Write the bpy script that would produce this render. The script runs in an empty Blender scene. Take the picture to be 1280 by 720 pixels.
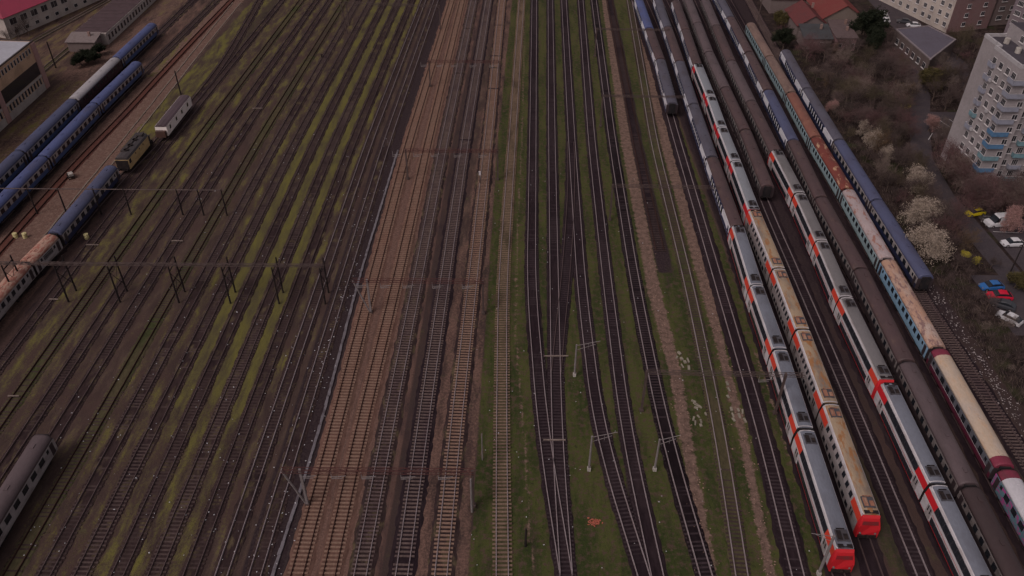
import bpy, math, random
import numpy as np
from mathutils import Vector, Matrix
random.seed(7); np.random.seed(7)
R = math.radians
scene = bpy.context.scene
col = scene.collection
# ------------------------------------------------------------------ camera
FPX, TH, CH, ROLL = 1018.3, R(37.581), 89.3, -0.0078
cam_d = bpy.data.cameras.new('camera'); cam = bpy.data.objects.new('camera', cam_d); col.objects.link(cam)
cam_d.sensor_width = 36; cam_d.lens = FPX / 1280 * 36; cam_d.clip_end = 6000; cam_d.clip_start = 1
cam.matrix_world = Matrix.Translation((0, 0, CH)) @ Matrix.Rotation(math.pi / 2 - TH, 4, 'X') @ Matrix.Rotation(-ROLL, 4, 'Z')
scene.camera = cam

def at(px, py, z=0.0):
    """survey point on the plane z that was seen at this place of the photo"""
    u = (px - 640) / FPX; v = (py - 360) / FPX
    c, s = math.cos(ROLL), math.sin(ROLL); u, v = c * u - s * v, s * u + c * v
    dy = math.cos(TH) - v * math.sin(TH); dz = -math.sin(TH) - v * math.cos(TH)
    t = (z - CH) / dz
    return (u * t, dy * t)

# ------------------------------------------------------------------ world
w = bpy.data.worlds.new('World'); scene.world = w; w.use_nodes = True
nt = w.node_tree; bg = nt.nodes['Background']
sky = nt.nodes.new('ShaderNodeTexSky'); sky.sky_type = 'NISHITA'; sky.sun_disc = False
SUN_EL, SUN_ROT = R(48), R(226)
sky.sun_elevation = SUN_EL; sky.sun_rotation = SUN_ROT; sky.air_density = 1.0; sky.dust_density = 6.0; sky.ozone_density = .6
hs = nt.nodes.new('ShaderNodeHueSaturation'); hs.inputs['Saturation'].default_value = .25
mxw = nt.nodes.new('ShaderNodeMix'); mxw.data_type = 'RGBA'; mxw.blend_type = 'MULTIPLY'; mxw.inputs[0].default_value = 1
mxw.inputs[7].default_value = (1.0, .915, .93, 1)
nt.links.new(sky.outputs[0], hs.inputs['Color']); nt.links.new(hs.outputs[0], mxw.inputs[6]); nt.links.new(mxw.outputs[2], bg.inputs['Color'])
bg.inputs['Strength'].default_value = .115
sd = bpy.data.lights.new('sun', 'SUN'); so = bpy.data.objects.new('sun', sd); col.objects.link(so)
sd.energy = .85; sd.angle = R(20); sd.color = (1, .93, .88)
dirv = Vector((math.sin(SUN_ROT) * math.cos(SUN_EL), math.cos(SUN_ROT) * math.cos(SUN_EL), math.sin(SUN_EL)))
so.rotation_euler = dirv.to_track_quat('Z', 'Y').to_euler()
scene.view_settings.view_transform = 'Standard'; scene.view_settings.look = 'None'
scene.view_settings.exposure = -0.55; scene.view_settings.gamma = 1; scene.view_settings.use_curve_mapping = False
scene.render.resolution_x = 1024; scene.render.resolution_y = 576

# ------------------------------------------------------------------ materials
MATS = {}
def nodes(name):
    m = bpy.data.materials.new(name); m.use_nodes = True
    t = m.node_tree; b = t.nodes['Principled BSDF']
    return m, t, b
def N(t, kind, **kw):
    n = t.nodes.new(kind)
    for k, v in kw.items():
        if k.startswith('_'): setattr(n, k[1:], v)
    return n
def noise(t, vec, scale, detail=4, rough=.55):
    n = t.nodes.new('ShaderNodeTexNoise'); n.inputs['Scale'].default_value = scale; n.inputs['Detail'].default_value = detail
    n.inputs['Roughness'].default_value = rough; t.links.new(vec, n.inputs['Vector']); return n.outputs['Fac']
def ramp(t, fac, a, b_):
    n = t.nodes.new('ShaderNodeMapRange'); n.interpolation_type = 'SMOOTHSTEP'; n.inputs['From Min'].default_value = a; n.inputs['From Max'].default_value = b_
    t.links.new(fac, n.inputs['Value']); return n.outputs['Result']
def mix(t, fac, a, b_, blend='MIX'):
    n = t.nodes.new('ShaderNodeMix'); n.data_type = 'RGBA'; n.blend_type = blend
    for i, v in ((0, fac), (6, a), (7, b_)):
        if isinstance(v, (int, float)): n.inputs[i].default_value = v
        elif isinstance(v, tuple): n.inputs[i].default_value = (*v, 1) if len(v) == 3 else v
        else: t.links.new(v, n.inputs[i])
    return n.outputs[2]
def coords(t, sc=(1, 1, 1), world=False):
    if world: g = t.nodes.new('ShaderNodeNewGeometry').outputs['Position']
    else:
        tc = t.nodes.new('ShaderNodeTexCoord'); oi = t.nodes.new('ShaderNodeObjectInfo')
        a = t.nodes.new('ShaderNodeVectorMath'); a.operation = 'ADD'; t.links.new(tc.outputs['Object'], a.inputs[0]); t.links.new(oi.outputs['Location'], a.inputs[1])
        g = a.outputs[0]
    mp = t.nodes.new('ShaderNodeMapping'); mp.inputs['Scale'].default_value = sc; t.links.new(g, mp.inputs['Vector']); return mp.outputs[0]
def mat(name, c, rough=.7, metal=0.0, dirt=(.07, .05, .045), amt=.35, scale=1.2, sc=(1, 1, 1), world=False, spots=None, lo=.45, hi=.75, fine=.12, bump=0):
    """worn paint / stone: base colour broken by dirt clouds, optional second patch colour"""
    if name in MATS: return MATS[name]
    m, t, b = nodes(name); v = coords(t, sc, world)
    d = ramp(t, noise(t, v, scale), .42, .72)
    mm = t.nodes.new('ShaderNodeMath'); mm.operation = 'MULTIPLY'; t.links.new(d, mm.inputs[0]); mm.inputs[1].default_value = amt
    out = mix(t, mm.outputs[0], c, dirt)
    if spots:
        out = mix(t, ramp(t, noise(t, v, scale * 1.7 + .4, 6, .65), lo, hi), out, spots)
    f = noise(t, v, scale * 9, 3, .7); f2 = t.nodes.new('ShaderNodeMapRange'); f2.inputs['To Min'].default_value = 1 - fine * 2; f2.inputs['To Max'].default_value = 1 + fine * 2
    t.links.new(f, f2.inputs['Value'])
    cm = t.nodes.new('ShaderNodeVectorMath'); cm.operation = 'SCALE'; t.links.new(out, cm.inputs[0]); t.links.new(f2.outputs[0], cm.inputs['Scale'])
    t.links.new(cm.outputs[0], b.inputs['Base Color'])
    b.inputs['Roughness'].default_value = rough; b.inputs['Metallic'].default_value = metal
    b.inputs['Specular IOR Level'].default_value = .08 if rough >= .8 else (.5 if rough < .3 else .3)
    if bump:
        bn = t.nodes.new('ShaderNodeBump'); bn.inputs['Strength'].default_value = bump; bn.inputs['Distance'].default_value = .05
        t.links.new(noise(t, v, scale * 6, 4), bn.inputs['Height']); t.links.new(bn.outputs[0], b.inputs['Normal'])
    MATS[name] = m; return m

GLASS = mat('dark_glass', (.018, .02, .026), .12, 0, (.04, .04, .045), .4, .9, fine=.2)
BLACK = mat('black_steel', (.022, .017, .018), .8, 0, (.05, .035, .03), .6, 2)
RUBBER = mat('rubber', (.02, .018, .02), .9)
STEEL = mat('mast_steel', (.10, .07, .065), .7, .2, (.05, .03, .03), .6, 1)
REDST = mat('portal_red_steel', (.09, .036, .034), .8, 0, (.07, .04, .04), .5, .7)
PALE = mat('pale_concrete', (.42, .38, .35), .9, 0, (.2, .17, .15), .6, 1.5)
GALV = mat('galvanised', (.22, .19, .19), .7, .1, (.14, .11, .10), .5, 2)

# ------------------------------------------------------------------ mesh builder
class MB:
    def __init__(s): s.v = []; s.f = []; s.m = []
    def quad(s, pts, m=0):
        i = len(s.v); s.v += [tuple(p) for p in pts]; s.f.append(tuple(range(i, i + len(pts)))); s.m.append(m)
    def box(s, c, d, m=0, rz=0, skip_bottom=False):
        cx, cy, cz = c; a, b_, h = d[0] / 2, d[1] / 2, d[2] / 2; i = len(s.v); cr, sr = math.cos(rz), math.sin(rz)
        for z in (-h, h):
            for x, y in ((-a, -b_), (a, -b_), (a, b_), (-a, b_)): s.v.append((cx + x * cr - y * sr, cy + x * sr + y * cr, cz + z))
        fs = [(4, 5, 6, 7), (0, 1, 5, 4), (1, 2, 6, 5), (2, 3, 7, 6), (3, 0, 4, 7)] + ([] if skip_bottom else [(3, 2, 1, 0)])
        for f in fs: s.f.append(tuple(i + k for k in f)); s.m.append(m)
    def tube(s, p, q, r0, r1=None, n=6, m=0, cap=True):
        r1 = r0 if r1 is None else r1; p = Vector(p); q = Vector(q); d = (q - p)
        if d.length < 1e-6: return
        d.normalize(); a = d.orthogonal().normalized(); b_ = d.cross(a); i = len(s.v)
        for c, r in ((p, r0), (q, r1)):
            for k in range(n):
                t = 2 * math.pi * k / n; s.v.append(tuple(c + a * math.cos(t) * r + b_ * math.sin(t) * r))
        for k in range(n):
            s.f.append((i + k, i + (k + 1) % n, i + n + (k + 1) % n, i + n + k)); s.m.append(m)
        if cap:
            s.f.append(tuple(i + k for k in reversed(range(n)))); s.f.append(tuple(i + n + k for k in range(n))); s.m += [m, m]
    def prism(s, poly, z0, z1, m=0, mt=None, bottom=False):
        n = len(poly); i = len(s.v)
        for z in (z0, z1):
            for x, y in poly: s.v.append((x, y, z))
        for k in range(n): s.f.append((i + k, i + (k + 1) % n, i + n + (k + 1) % n, i + n + k)); s.m.append(m)
        s.f.append(tuple(i + n + k for k in range(n))); s.m.append(m if mt is None else mt)
        if bottom: s.f.append(tuple(i + k for k in reversed(range(n)))); s.m.append(m)
    def loft(s, rings, m=0, cap0=True, cap1=True, closed=True, mf=None):
        n = len(rings[0]); i = len(s.v)
        for r in rings: s.v += [tuple(p) for p in r]
        for j in range(len(rings) - 1):
            for k in range(n if closed else n - 1):
                s.f.append((i + j * n + k, i + j * n + (k + 1) % n, i + (j + 1) * n + (k + 1) % n, i + (j + 1) * n + k)); s.m.append(mf(k, j) if mf else m)
        if cap0: s.f.append(tuple(i + k for k in reversed(range(n)))); s.m.append(mf(-1, 0) if mf else m)
        if cap1: s.f.append(tuple(i + (len(rings) - 1) * n + k for k in range(n))); s.m.append(mf(-1, 1) if mf else m)
    def mesh(s, name, mats):
        me = bpy.data.meshes.new(name); me.from_pydata(s.v, [], s.f)
        for m in (mats if isinstance(mats, (list, tuple)) else [mats]): me.materials.append(m)
        if any(s.m): me.polygons.foreach_set('material_index', s.m)
        me.update(); return me
    def build(s, name, mats, parent=None, smooth=False):
        me = s.mesh(name, mats)
        if smooth: me.polygons.foreach_set('use_smooth', [True] * len(me.polygons))
        return link(name, me, parent)
def link(name, me, parent=None, loc=(0, 0, 0), rz=0):
    o = bpy.data.objects.new(name, me); col.objects.link(o); o.parent = parent; o.location = loc
    if rz: o.rotation_euler.z = rz
    return o
def tag(o, label=None, cat=None, group=None, kind=None):
    if label: o['label'] = label
    if cat: o['category'] = cat
    if group: o['group'] = group
    if kind: o['kind'] = kind
    return o
def empty(name, loc, rz=0):
    o = bpy.data.objects.new(name, None); col.objects.link(o); o.location = loc; o.rotation_euler = (0, 0, rz); o.empty_display_size = .3; return o
KIDS = {}
def copy_tree(o, parent=None):
    c = o.copy(); col.objects.link(c); c.parent = parent
    for ch in list(o.children): copy_tree(ch, c)
    return c

# ------------------------------------------------------------------ track geometry
def curve(pts):
    """(x, y) survey points -> function x(y), softly smoothed"""
    pts = sorted(pts, key=lambda p: p[1]); ys = np.array([p[1] for p in pts]); xs = np.array([p[0] for p in pts])
    yy = np.arange(20, 330, 1.5)
    lo = (xs[1] - xs[0]) / (ys[1] - ys[0]) if len(pts) > 1 else 0; hi = (xs[-1] - xs[-2]) / (ys[-1] - ys[-2]) if len(pts) > 1 else 0
    x = np.interp(yy, ys, xs); x = np.where(yy < ys[0], xs[0] + (yy - ys[0]) * lo, x); x = np.where(yy > ys[-1], xs[-1] + (yy - ys[-1]) * hi, x)
    k = np.ones(17) / 17; xp = np.concatenate([x[0] + (x[1] - x[0]) * np.arange(-8, 0), x, x[-1] + (x[-1] - x[-2]) * np.arange(1, 9)])
    xs2 = np.convolve(xp, k, 'valid')
    return lambda y: np.interp(y, yy, xs2)
DR = ([20, 57, 81, 116, 171, 273, 330], [-.5, 0, .4, .9, 1.8, 5.5, 7.5])
def drift(y): return np.interp(y, *DR)
def dcurve(s): return curve([(s + float(drift(y)), y) for y in (30, 57, 81, 116, 171, 220, 273)])
def px(*P): return curve([at(a, b, .2) for a, b in P])

def make_track(fx, y0, y1, idx, label, bed, sleeper, rail, bw=1.5, sl=True, spacing=.62, slj=.04, sb=.26):
    root = empty('railway_track', (float(fx(y0)), y0, 0)); ox, oy = float(fx(y0)), y0
    tag(root, label, 'railway track', 'parallel tracks of the rail yard')
    zo = .004 * (idx % 9); sw_ = .45 if bw < 1.3 else .75
    ys = np.arange(y0, y1 + .01, 1.2)
    def tang(y): d = float(fx(y + .5) - fx(y - .5)); l = math.hypot(d, 1); return d / l, 1 / l
    rings = []; bury = sleeper.name in ('sleeper_dark_wood', 'sleeper_black', 'sleeper_old_concrete')
    for y in np.arange(y0, y1 + .01, .8):
        tx, ty = tang(y); x = float(fx(y)); nx, ny = ty, -tx; a = bw - .15 + random.uniform(-.1, .1); b_ = bw - .15 + random.uniform(-.1, .1); e = min(1, (y1 - y) / 4 + .2, (y - y0) / 4 + .2); a *= e; b_ *= e
        rings.append([(x + nx * d - ox, y + ny * d - oy, z) for d, z in ((-a - sw_, -.09), (-a, .1 + zo), (b_, .1 + zo), (b_ + sw_, -.09))])
    m = MB(); m.loft(rings, closed=False, cap0=False, cap1=False); m.build('ballast_bed', bed, root)
    if sl:
        m = MB(); y = y0
        while y < y1:
            tx, ty = tang(y); x = float(fx(y)); L = 2.5 + random.uniform(-.08, .08)
            if random.random() > .004: m.box((x - ox + random.uniform(-slj, slj), y - oy, (.14 if not bury else .052 + .04 * math.sin(y * .11 + idx * 1.7) * math.sin(y * .047 + idx * 2.3)) + zo + random.uniform(-.016, .016)), (L, sb, .12), 0, math.atan2(-tx, ty) + random.uniform(-.012, .012), True)
            y += spacing
        o = m.build('sleepers', sleeper, root); o['kind'] = 'stuff'
    for s in (-1, 1):
        rings = []
        for y in ys:
            tx, ty = tang(y); x = float(fx(y)) + ty * s * .753; yy = y - tx * s * .753; nx, ny = ty, -tx
            rings.append([(x + nx * d - ox, yy + ny * d - oy, z) for d, z in ((-.075, .14 + zo), (-.036, .36), (.036, .36), (.075, .14 + zo))])
        m = MB(); m.loft(rings, closed=False, cap0=False, cap1=False); m.build('rail', rail, root)
    return root

BED_P = mat('ballast_purple_grey', (.042, .026, .026), .95, 0, (.023, .014, .016), .8, .25, (1, .35, 1), True, (.092, .068, .042), .5, .66, fine=.4)
BED_K = mat('ballast_black_oily', (.022, .0135, .017), .9, 0, (.042, .028, .03), .5, .3, (1, .25, 1), True, fine=.4)
BED_B = mat('ballast_tan', (.140, .076, .060), .95, 0, (.11, .065, .05), .8, .22, (1, .3, 1), True, fine=.35)
BED_G = mat('ballast_overgrown', (.075, .06, .035), .95, 0, (.04, .05, .018), .8, .3, (1, .4, 1), True, fine=.35)
SL_T = mat('sleeper_tan_concrete', (.225, .142, .108), .9, 0, (.2, .11, .08), .6, .5, (1, .3, 1), True, fine=.3)
SL_G = mat('sleeper_grey_concrete', (.125, .088, .080), .9, 0, (.07, .045, .05), .7, .35, (1, .3, 1), True, fine=.3)
SL_M = mat('sleeper_weathered', (.185, .125, .09), .9, 0, (.08, .05, .04), .8, .4, (1, .3, 1), True, fine=.3)
SL_O = mat('sleeper_old_concrete', (.084, .058, .054), .9, 0, (.045, .03, .03), .9, .22, (1, .3, 1), True, fine=.3)
SL_K = mat('sleeper_black', (.046, .032, .036), .9, 0, (.02, .013, .016), .9, .2, (1, .4, 1), True, fine=.3)
SL_D = mat('sleeper_dark_wood', (.060, .040, .038), .9, 0, (.035, .021, .022), .95, .16, (1, .4, 1), True, fine=.3)
RL_L = mat('rail_worn_steel', (.37, .30, .31), .45, .35, (.25, .17, .16), .4, .4)
RL_M = mat('rail_dull_steel', (.125, .085, .085), .6, .3, (.09, .05, .05), .6, .3)
RL_D = mat('rail_rusty', (.045, .022, .02), .8, 0, (.10, .05, .04), .4, .3)

ORD = ['first', 'second', 'third', 'fourth', 'fifth', 'sixth', 'seventh', 'eighth', 'ninth', 'tenth', 'eleventh', 'twelfth']
tracks = []
ti = 0
left_s = [-82.0, -75.6, -70.7, -66.3, -61.3, -57, -52.6, -48.1, -43.6, -39.3, -35.4, -31.3]
for i, s in enumerate(left_s):
    f = dcurve(s); rl = [RL_M, RL_D, RL_M, RL_M, RL_D, RL_M, RL_M, RL_M, RL_M, RL_M, RL_L, RL_L][i]
    make_track(f, 40, 318, ti, 'dark sleepered track in the grassy left yard, %s from the left coach row' % ORD[i],
               BED_P if i not in (4, 1) else BED_G, SL_D if i not in (5, 6, 8) else SL_O, rl, 1.25, slj=.08, sb=.24); tracks.append((f, 'left')); ti += 1
main = [(px((371, 720), (418, 540), (463.5, 360), (510.5, 180), (565, 0)), BED_B, SL_T, RL_D, 'track with tan concrete sleepers beside the pale cable trough'),
        (px((411, 720), (450, 540), (494, 360), (534.5, 180), (578, 0)), BED_B, SL_T, RL_D, 'track half buried in reddish gravel, second from the cable trough'),
        (px((450, 720), (484, 540), (520, 360), (554.5, 180), (592, 0)), BED_P, SL_G, RL_L, 'main track with dark grey sleepers, third from the cable trough'),
        (px((502, 720), (527.5, 540), (554.5, 360), (581, 180), (610.5, 0)), BED_K, SL_G, RL_L, 'main track with almost black ballast, fourth from the cable trough'),
        (px((551, 720), (569, 540), (590, 360), (609.5, 180), (627.5, 0)), BED_P, SL_T, RL_L, 'main track with tan sleepers along the left edge of the green verge'),
        (px((628, 720), (627, 540), (628, 360), (640, 180), (652, 0)), BED_G, SL_M, RL_L, 'single track with pale brown sleepers between two grass strips in the middle')]
for f, b_, s_, r_, lb in main:
    make_track(f, 40, 318, ti, lb, b_, s_, r_, 1.45 if b_ is not BED_G else .85, slj=.02); tracks.append((f, 'main')); ti += 1
dk = [([(668, 0), (666, 180), (664, 360), (679, 540), (708, 720)], 40, 318, 'dark oily track that bends right, leftmost of the black tracks'),
      ([(688, 0), (690, 180), (693, 360), (696, 540), (708, 718)], 40, 318, 'straight dark track that joins its left neighbour at the points'),
      ([(705, 0), (715, 180), (727, 360), (749, 540), (805, 720)], 40, 318, 'dark track curving right, third of the black tracks'),
      ([(726, 0), (740, 180), (760, 360), (783, 540), (822, 720)], 40, 318, 'dark track meeting the third black track near the front'),
      ([(742.5, 0), (766, 180), (795, 360), (831, 540), (883, 720)], 40, 318, 'very black track beside the left brown footpath')]
BED_Y = mat('ballast_soot', (.013, .008, .010), .85, 0, (.028, .02, .022), .5, .3, (1, .25, 1), True, fine=.4)
for P, a, b_, lb in dk:
    f = px(*P); make_track(f, a, b_, ti, lb, BED_K if P[0][0] != 742.5 else BED_Y, SL_K, RL_L, 1.25); tracks.append((f, 'dark')); ti += 1
f = px((713, 165), (715, 225), (709, 330), (697, 440), (695, 470)); make_track(f, 94, 172, ti, 'short crossover track slanting between the second and third black tracks', BED_K, SL_K, RL_M, 1.2); ti += 1; tracks.append((f, 'x'))
f = px((762, 0), (796, 180), (820, 290)); make_track(f, 128, 318, ti, 'abandoned track half swallowed by weeds right of the left footpath', BED_K, SL_D, RL_D, .9); tracks.append((f, 'weed')); ti += 1
FD7 = px((787, 0), (818, 180), (862.5, 360), (900, 540), (927.5, 720)); make_track(FD7, 40, 318, ti, 'overgrown track on grass between the two brown footpaths', BED_G, SL_D, RL_L, 1.15); tracks.append((FD7, 'weed')); ti += 1

# ------------------------------------------------------------------ trains: roof-joint survey points
ZR = 4.35
def line_of(P, z=ZR): return [at(a, b, z) for a, b in P]
B_J = [(820, 0), (835, 32.5), (850, 75), (867.5, 129), (890.6, 195), (922.5, 282.5), (946.2, 357.5), (975, 437.5), (1007.5, 537.5), (1057.5, 689)]
C_J = [(840, 0), (857.5, 36), (872.5, 80), (889, 121), (903, 160), (920, 202), (943, 263), (973.7, 336.5), (1003.7, 413), (1038.7, 506), (1090, 645.6)]
D_J = [(860, 0), (872.7, 27.5), (887, 64), (907.5, 108), (932.5, 161), (961, 232)]
E_J = [(881, 0), (896, 31), (914.7, 75), (939.7, 125), (971, 187.5), (1000, 242.5), (1027.5, 302.5), (1058, 372.5), (1109, 476), (1172.5, 605.6)]
F_J = [(913.7, 20), (937, 64), (961, 111.5), (992.5, 173.7), (1027.5, 245.5), (1077.5, 334.5), (1135.7, 450.6), (1215, 605.6)]
G_J = [(938.7, 27.5), (963, 69), (990, 114.4), (1021, 170), (1061, 235), (1111, 322.5), (1174.7, 433), (1260, 584)]
H_J = [(982.5, 61), (1010, 109.4), (1050, 173.7), (1097.5, 248.7), (1160, 345)]
A_J = [(812, 34), (826, 73), (841, 128)]
P_J = [(190, 28), (144, 71), (90, 122.5), (22.5, 187.5)]
Q_J = [(171, 75.6), (116, 128), (50, 194)]
R_J = [(139, 205), (65, 291)]
def tpts(J): return [(x, y) for x, y in line_of(J)]
def extend(P, y):   # continue a row of joints to y
    P = sorted(P, key=lambda p: p[1]); return P
trk = [(A_J, 'track under the leftmost blue and white coaches, running on past the left footpath', 40),
       (B_J, 'track under the long train with the blue grey roofed double-deck set', 40), (C_J, 'track under the train that ends in rusty double-deck coaches', 40),
       (D_J, 'track under the brown coaches, empty in front of them', 40), (E_J, 'track under the brown coaches and orange marked double-deck sets', 40),
       (F_J, 'track under the long row of brown roofed coaches', 40), (G_J, 'track under the rusty roofed pale blue coaches', 40),
       (H_J, 'rightmost track of the yard along the thicket', 40), (P_J, 'track under the outer left row of blue coaches', 80), (Q_J, 'track under the inner left row of blue coaches', 80)]
extra = {0: [at(900, 360), at(953, 540), at(997, 720)], 3: [at(1002, 360), at(1079, 540), at(1153, 720)], 7: [(73.0, 90), (72.6, 60)], 8: [(-108.4, 100)], 9: [(-102.6, 100)]}
for i, (J, lb, y0) in enumerate(trk):
    P = tpts(J) + extra.get(i, []); f = curve(P)
    make_track(f, y0, 318, ti, lb, BED_K if i < 8 else BED_P, (SL_K if i in (0, 3) else SL_D) if i != 7 else SL_G, RL_L if i in (0, 3) else RL_M, 1.45, sl=i in (0, 3, 7, 8, 9)); tracks.append((f, 'train')); ti += 1
FR = curve(tpts(R_J) + [(-87.3, 117), (-84.0, 157), (-81.2, 188), (-80.6, 215), (-82.5, 250), (-84, 271)])
make_track(FR, 60, 318, ti, 'curving track that carries the yellow engine and the cream wagon', BED_P, SL_D, RL_M, 1.3); tracks.append((FR, 'train')); ti += 1
FW = curve([(-93.2, 270.8), (-95.0, 223.8), (-95.9, 182.0), (-97.1, 161.9), (-97.3, 127.3)])
make_track(FW, 80, 318, ti, 'rust brown track on the wide gravel strip beside the inner blue coaches', mat('ballast_rust', (.11, .045, .035), .95, 0, (.06, .03, .03), .7, .3, (1, .3, 1), True, fine=.3), SL_D, RL_D, 1.1, sl=False); tracks.append((FW, 'rust')); ti += 1
for k, (pp, lb) in enumerate([([(0, 75), (100, 20), (140, -2)], 'overgrown pale track passing the factory corner, nearest the red roof'), ([(70, 75), (165, -4)], 'overgrown pale track between the red roofed building and the long shed')]):
    f = curve([at(a, b) for a, b in pp]); make_track(f, 200, 318, ti, lb, BED_G, SL_D, mat('rail_weathered', (.3, .22, .19), .7), 1.0); tracks.append((f, 'far')); ti += 1

# ------------------------------------------------------------------ ground
def lerpf(P): P = sorted(P, key=lambda p: p[1]); a = np.array(P); return lambda y: np.interp(y, a[:, 1], a[:, 0])
pathA = lerpf([(30.4, 273.8), (26.5, 171.6), (25.5, 116.4), (26.0, 93.6), (25.4, 78.7), (24.9, 60.4)])
pathB = lerpf([(39.8, 274.0), (35.7, 171.7), (35.0, 116.5), (34.3, 97.4), (33.9, 81.9), (32.5, 62.8), (31.8, 50)])
pathC = lerpf([(3.0, 230.7), (2.0, 171.2), (0.9, 131.4), (0.7, 102.9), (1.4, 89.8), (2.1, 78.5), (2.4, 67.4), (3.0, 57.9)])
xs = np.concatenate([[-3000, -1500, -700, -400, -260, -190], np.arange(-160, -110, 1.0), np.arange(-110, 78, .38), np.arange(78, 170, 1.0), [190, 260, 400, 700, 1500, 3000]])
ys = np.concatenate([[-1500, -500, -150, 0, 30], np.arange(42, 320, 1.3), [340, 380, 450, 600, 1000, 2000, 3000]])
X, Y = np.meshgrid(xs, ys); D = np.interp(Y, *DR); S = X - D
def band(c, wd, soft=.35): return np.clip((wd - np.abs(X - c)) / soft + .5, 0, 1)
def sband(c, wd, soft=.45): return np.clip((wd - np.abs(S - c)) / soft + .5, 0, 1)
ol = np.zeros_like(X); gr = np.zeros_like(X); br = np.zeros_like(X); dk_ = np.zeros_like(X); pa = np.zeros_like(X); wo = np.zeros_like(X)
def up(a, b_): return np.maximum(a, b_)
for c, wd, g0, g1, g2 in ((-37.35, .9, .35, .6, .8), (-41.45, 1.05, .68, 1.25, 1.2), (-45.85, 1.1, .66, 1.25, 1.2), (-50.35, 1.1, .62, 1.2, 1.1), (-54.8, 1.0, .50, .62, .55), (-59.1, .95, .45, .42, .38),
                          (-63.8, 1.1, .3, .2, .4), (-68.5, 1.0, .4, .3, .4), (-73.1, 1.2, .48, .45, .45), (-78.6, 1.9, .62, .6, .55), (-33.3, .5, .25, .35, .35)):
    g = np.interp(Y, [50, 75, 100, 150, 230, 300], [g0, g0, g1, g1, g2, g2]); ol = up(ol, sband(c, wd * 1.12, 1.1) * g * .92)
ol = up(ol, .5 * ((S > -83) & (S < -56) & (Y > 165)) * np.interp(Y, [165, 190], [0, 1]))
ol = up(ol, .75 * ((S < -81) & (S > -92) & (Y > 168)))
ol = up(ol, .7 * ((X < -96.5) & (X > -100.5) & (Y > 208))); ol = up(ol, .55 * ((X < -109) & (X > -121) & (Y < 205)))
ol = up(ol, .4 * ((X < -122) | (Y > 255)) * (X < -108))
br = up(br, sband(-22.0, 6.1, .5)); br = up(br, sband(-10.9, 1.3) * np.interp(Y, [50, 70, 110, 150], [.75, .6, .5, .3])); br = up(br, .55 * sband(-7.6, 2.6))
br = up(br, .85 * ((X > -100) & (X < -89.3) & (Y > 100))); br = up(br, .6 * ((X > -89.3) & (X < -81.5) & (Y < 168))); br = up(br, .6 * ((X > -121) & (X < -109) & (Y > 150)))
br = up(br, .5 * ((X < -100) & (Y > 205)))
dk_ = up(dk_, sband(-30.2, 3.0) * .9); dk_ = up(dk_, sband(-15.6, 2.3) * .55); dk_ = up(dk_, sband(-84.2, 1.6) * .6)
mid = np.interp(Y, [40, 57, 116, 171, 273], [0, 0, 0, 0, 3.5])
gr = up(gr, np.clip((X - (-5.4 + D * .8)) / .5, 0, 1) * np.clip((41 - X) / .6, 0, 1) * .8)
for f, k in tracks:
    if k == 'dark': dk_ = up(dk_, band(f(Y), 1.35, .5))
dk_ = up(dk_, np.interp(Y, [110, 150, 190, 260], [0, .3, .2, .1]) * ((X > 3.5 + mid * .5) & (X < 19 + mid)))
dk_ = up(dk_, band(np.interp(Y, [120, 171, 273], [28.3, 28.9, 31.7]), 1.6) * .8 * (Y > 120))
pa = up(pa, band(pathA(Y), np.interp(Y, [50, 90, 116, 273], [.7, 1.0, 1.25, 1.25]), .7)); pa = up(pa, band(pathB(Y), np.interp(Y, [50, 100, 116, 273], [.6, .75, 1.2, 1.3]), .7))
pa = up(pa, .7 * band(pathC(Y), .22, .35) * (Y > 58)); pa = up(pa, .6 * band(np.interp(Y, [50, 116], [39.6, 40.2]), .5, .5) * (Y < 100))
dk_ = up(dk_, .85 * np.clip((X - 40.6) / .8, 0, 1) * np.clip((78 - X) / .8, 0, 1) * np.interp(Y, [60, 100, 140], [.55, .75, 1]))
gr = up(gr, .55 * band(np.interp(Y, [50, 116, 140], [48.2, 49.8, 50.2]), 1.4, .8) * (Y < 142))
pa = up(pa, .52 * ((X > -99.5) & (X < -89) & (Y > 100))); pa = up(pa, .42 * ((X > -121) & (X < -109) & (Y > 150)))
wo = np.clip((X - 76.5) / 1.5, 0, 1)
gnd = MB(); nx_, ny_ = len(xs), len(ys)
me = bpy.data.meshes.new('ground')
Z = (np.random.rand(*X.shape) - .5) * .09 * ((X > -105) & (X < 77) & (Y > 43) & (Y < 318)); V = np.stack([X.ravel(), Y.ravel(), Z.ravel()], 1)
idx = np.arange(nx_ * ny_).reshape(ny_, nx_); Fq = np.stack([idx[:-1, :-1], idx[:-1, 1:], idx[1:, 1:], idx[1:, :-1]], -1).reshape(-1, 4)
me.vertices.add(len(V)); me.vertices.foreach_set('co', V.ravel()); me.loops.add(Fq.size); me.loops.foreach_set('vertex_index', Fq.ravel().astype(np.int32))
me.polygons.add(len(Fq)); me.polygons.foreach_set('loop_start', np.arange(0, Fq.size, 4, dtype=np.int32)); me.update(calc_edges=True)
for nm, chs in (('maskone', (ol, gr, br)), ('masktwo', (dk_, pa, wo))):
    a = me.color_attributes.new(nm, 'FLOAT_COLOR', 'POINT'); arr = np.ones((X.size, 4), dtype=np.float32)
    for i, c in enumerate(chs): arr[:, i] = c.ravel()
    a.data.foreach_set('color', arr.ravel())
gm, t, b = nodes('ground_mix'); v1 = coords(t, (1, 1, 1), True); vs = coords(t, (1, .22, 1), True)
n1 = noise(t, vs, .55, 6, .65); n2 = noise(t, v1, 2.6, 5, .7); n3 = noise(t, v1, .12, 4, .6); n4 = noise(t, v1, 7, 3, .7)
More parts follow.
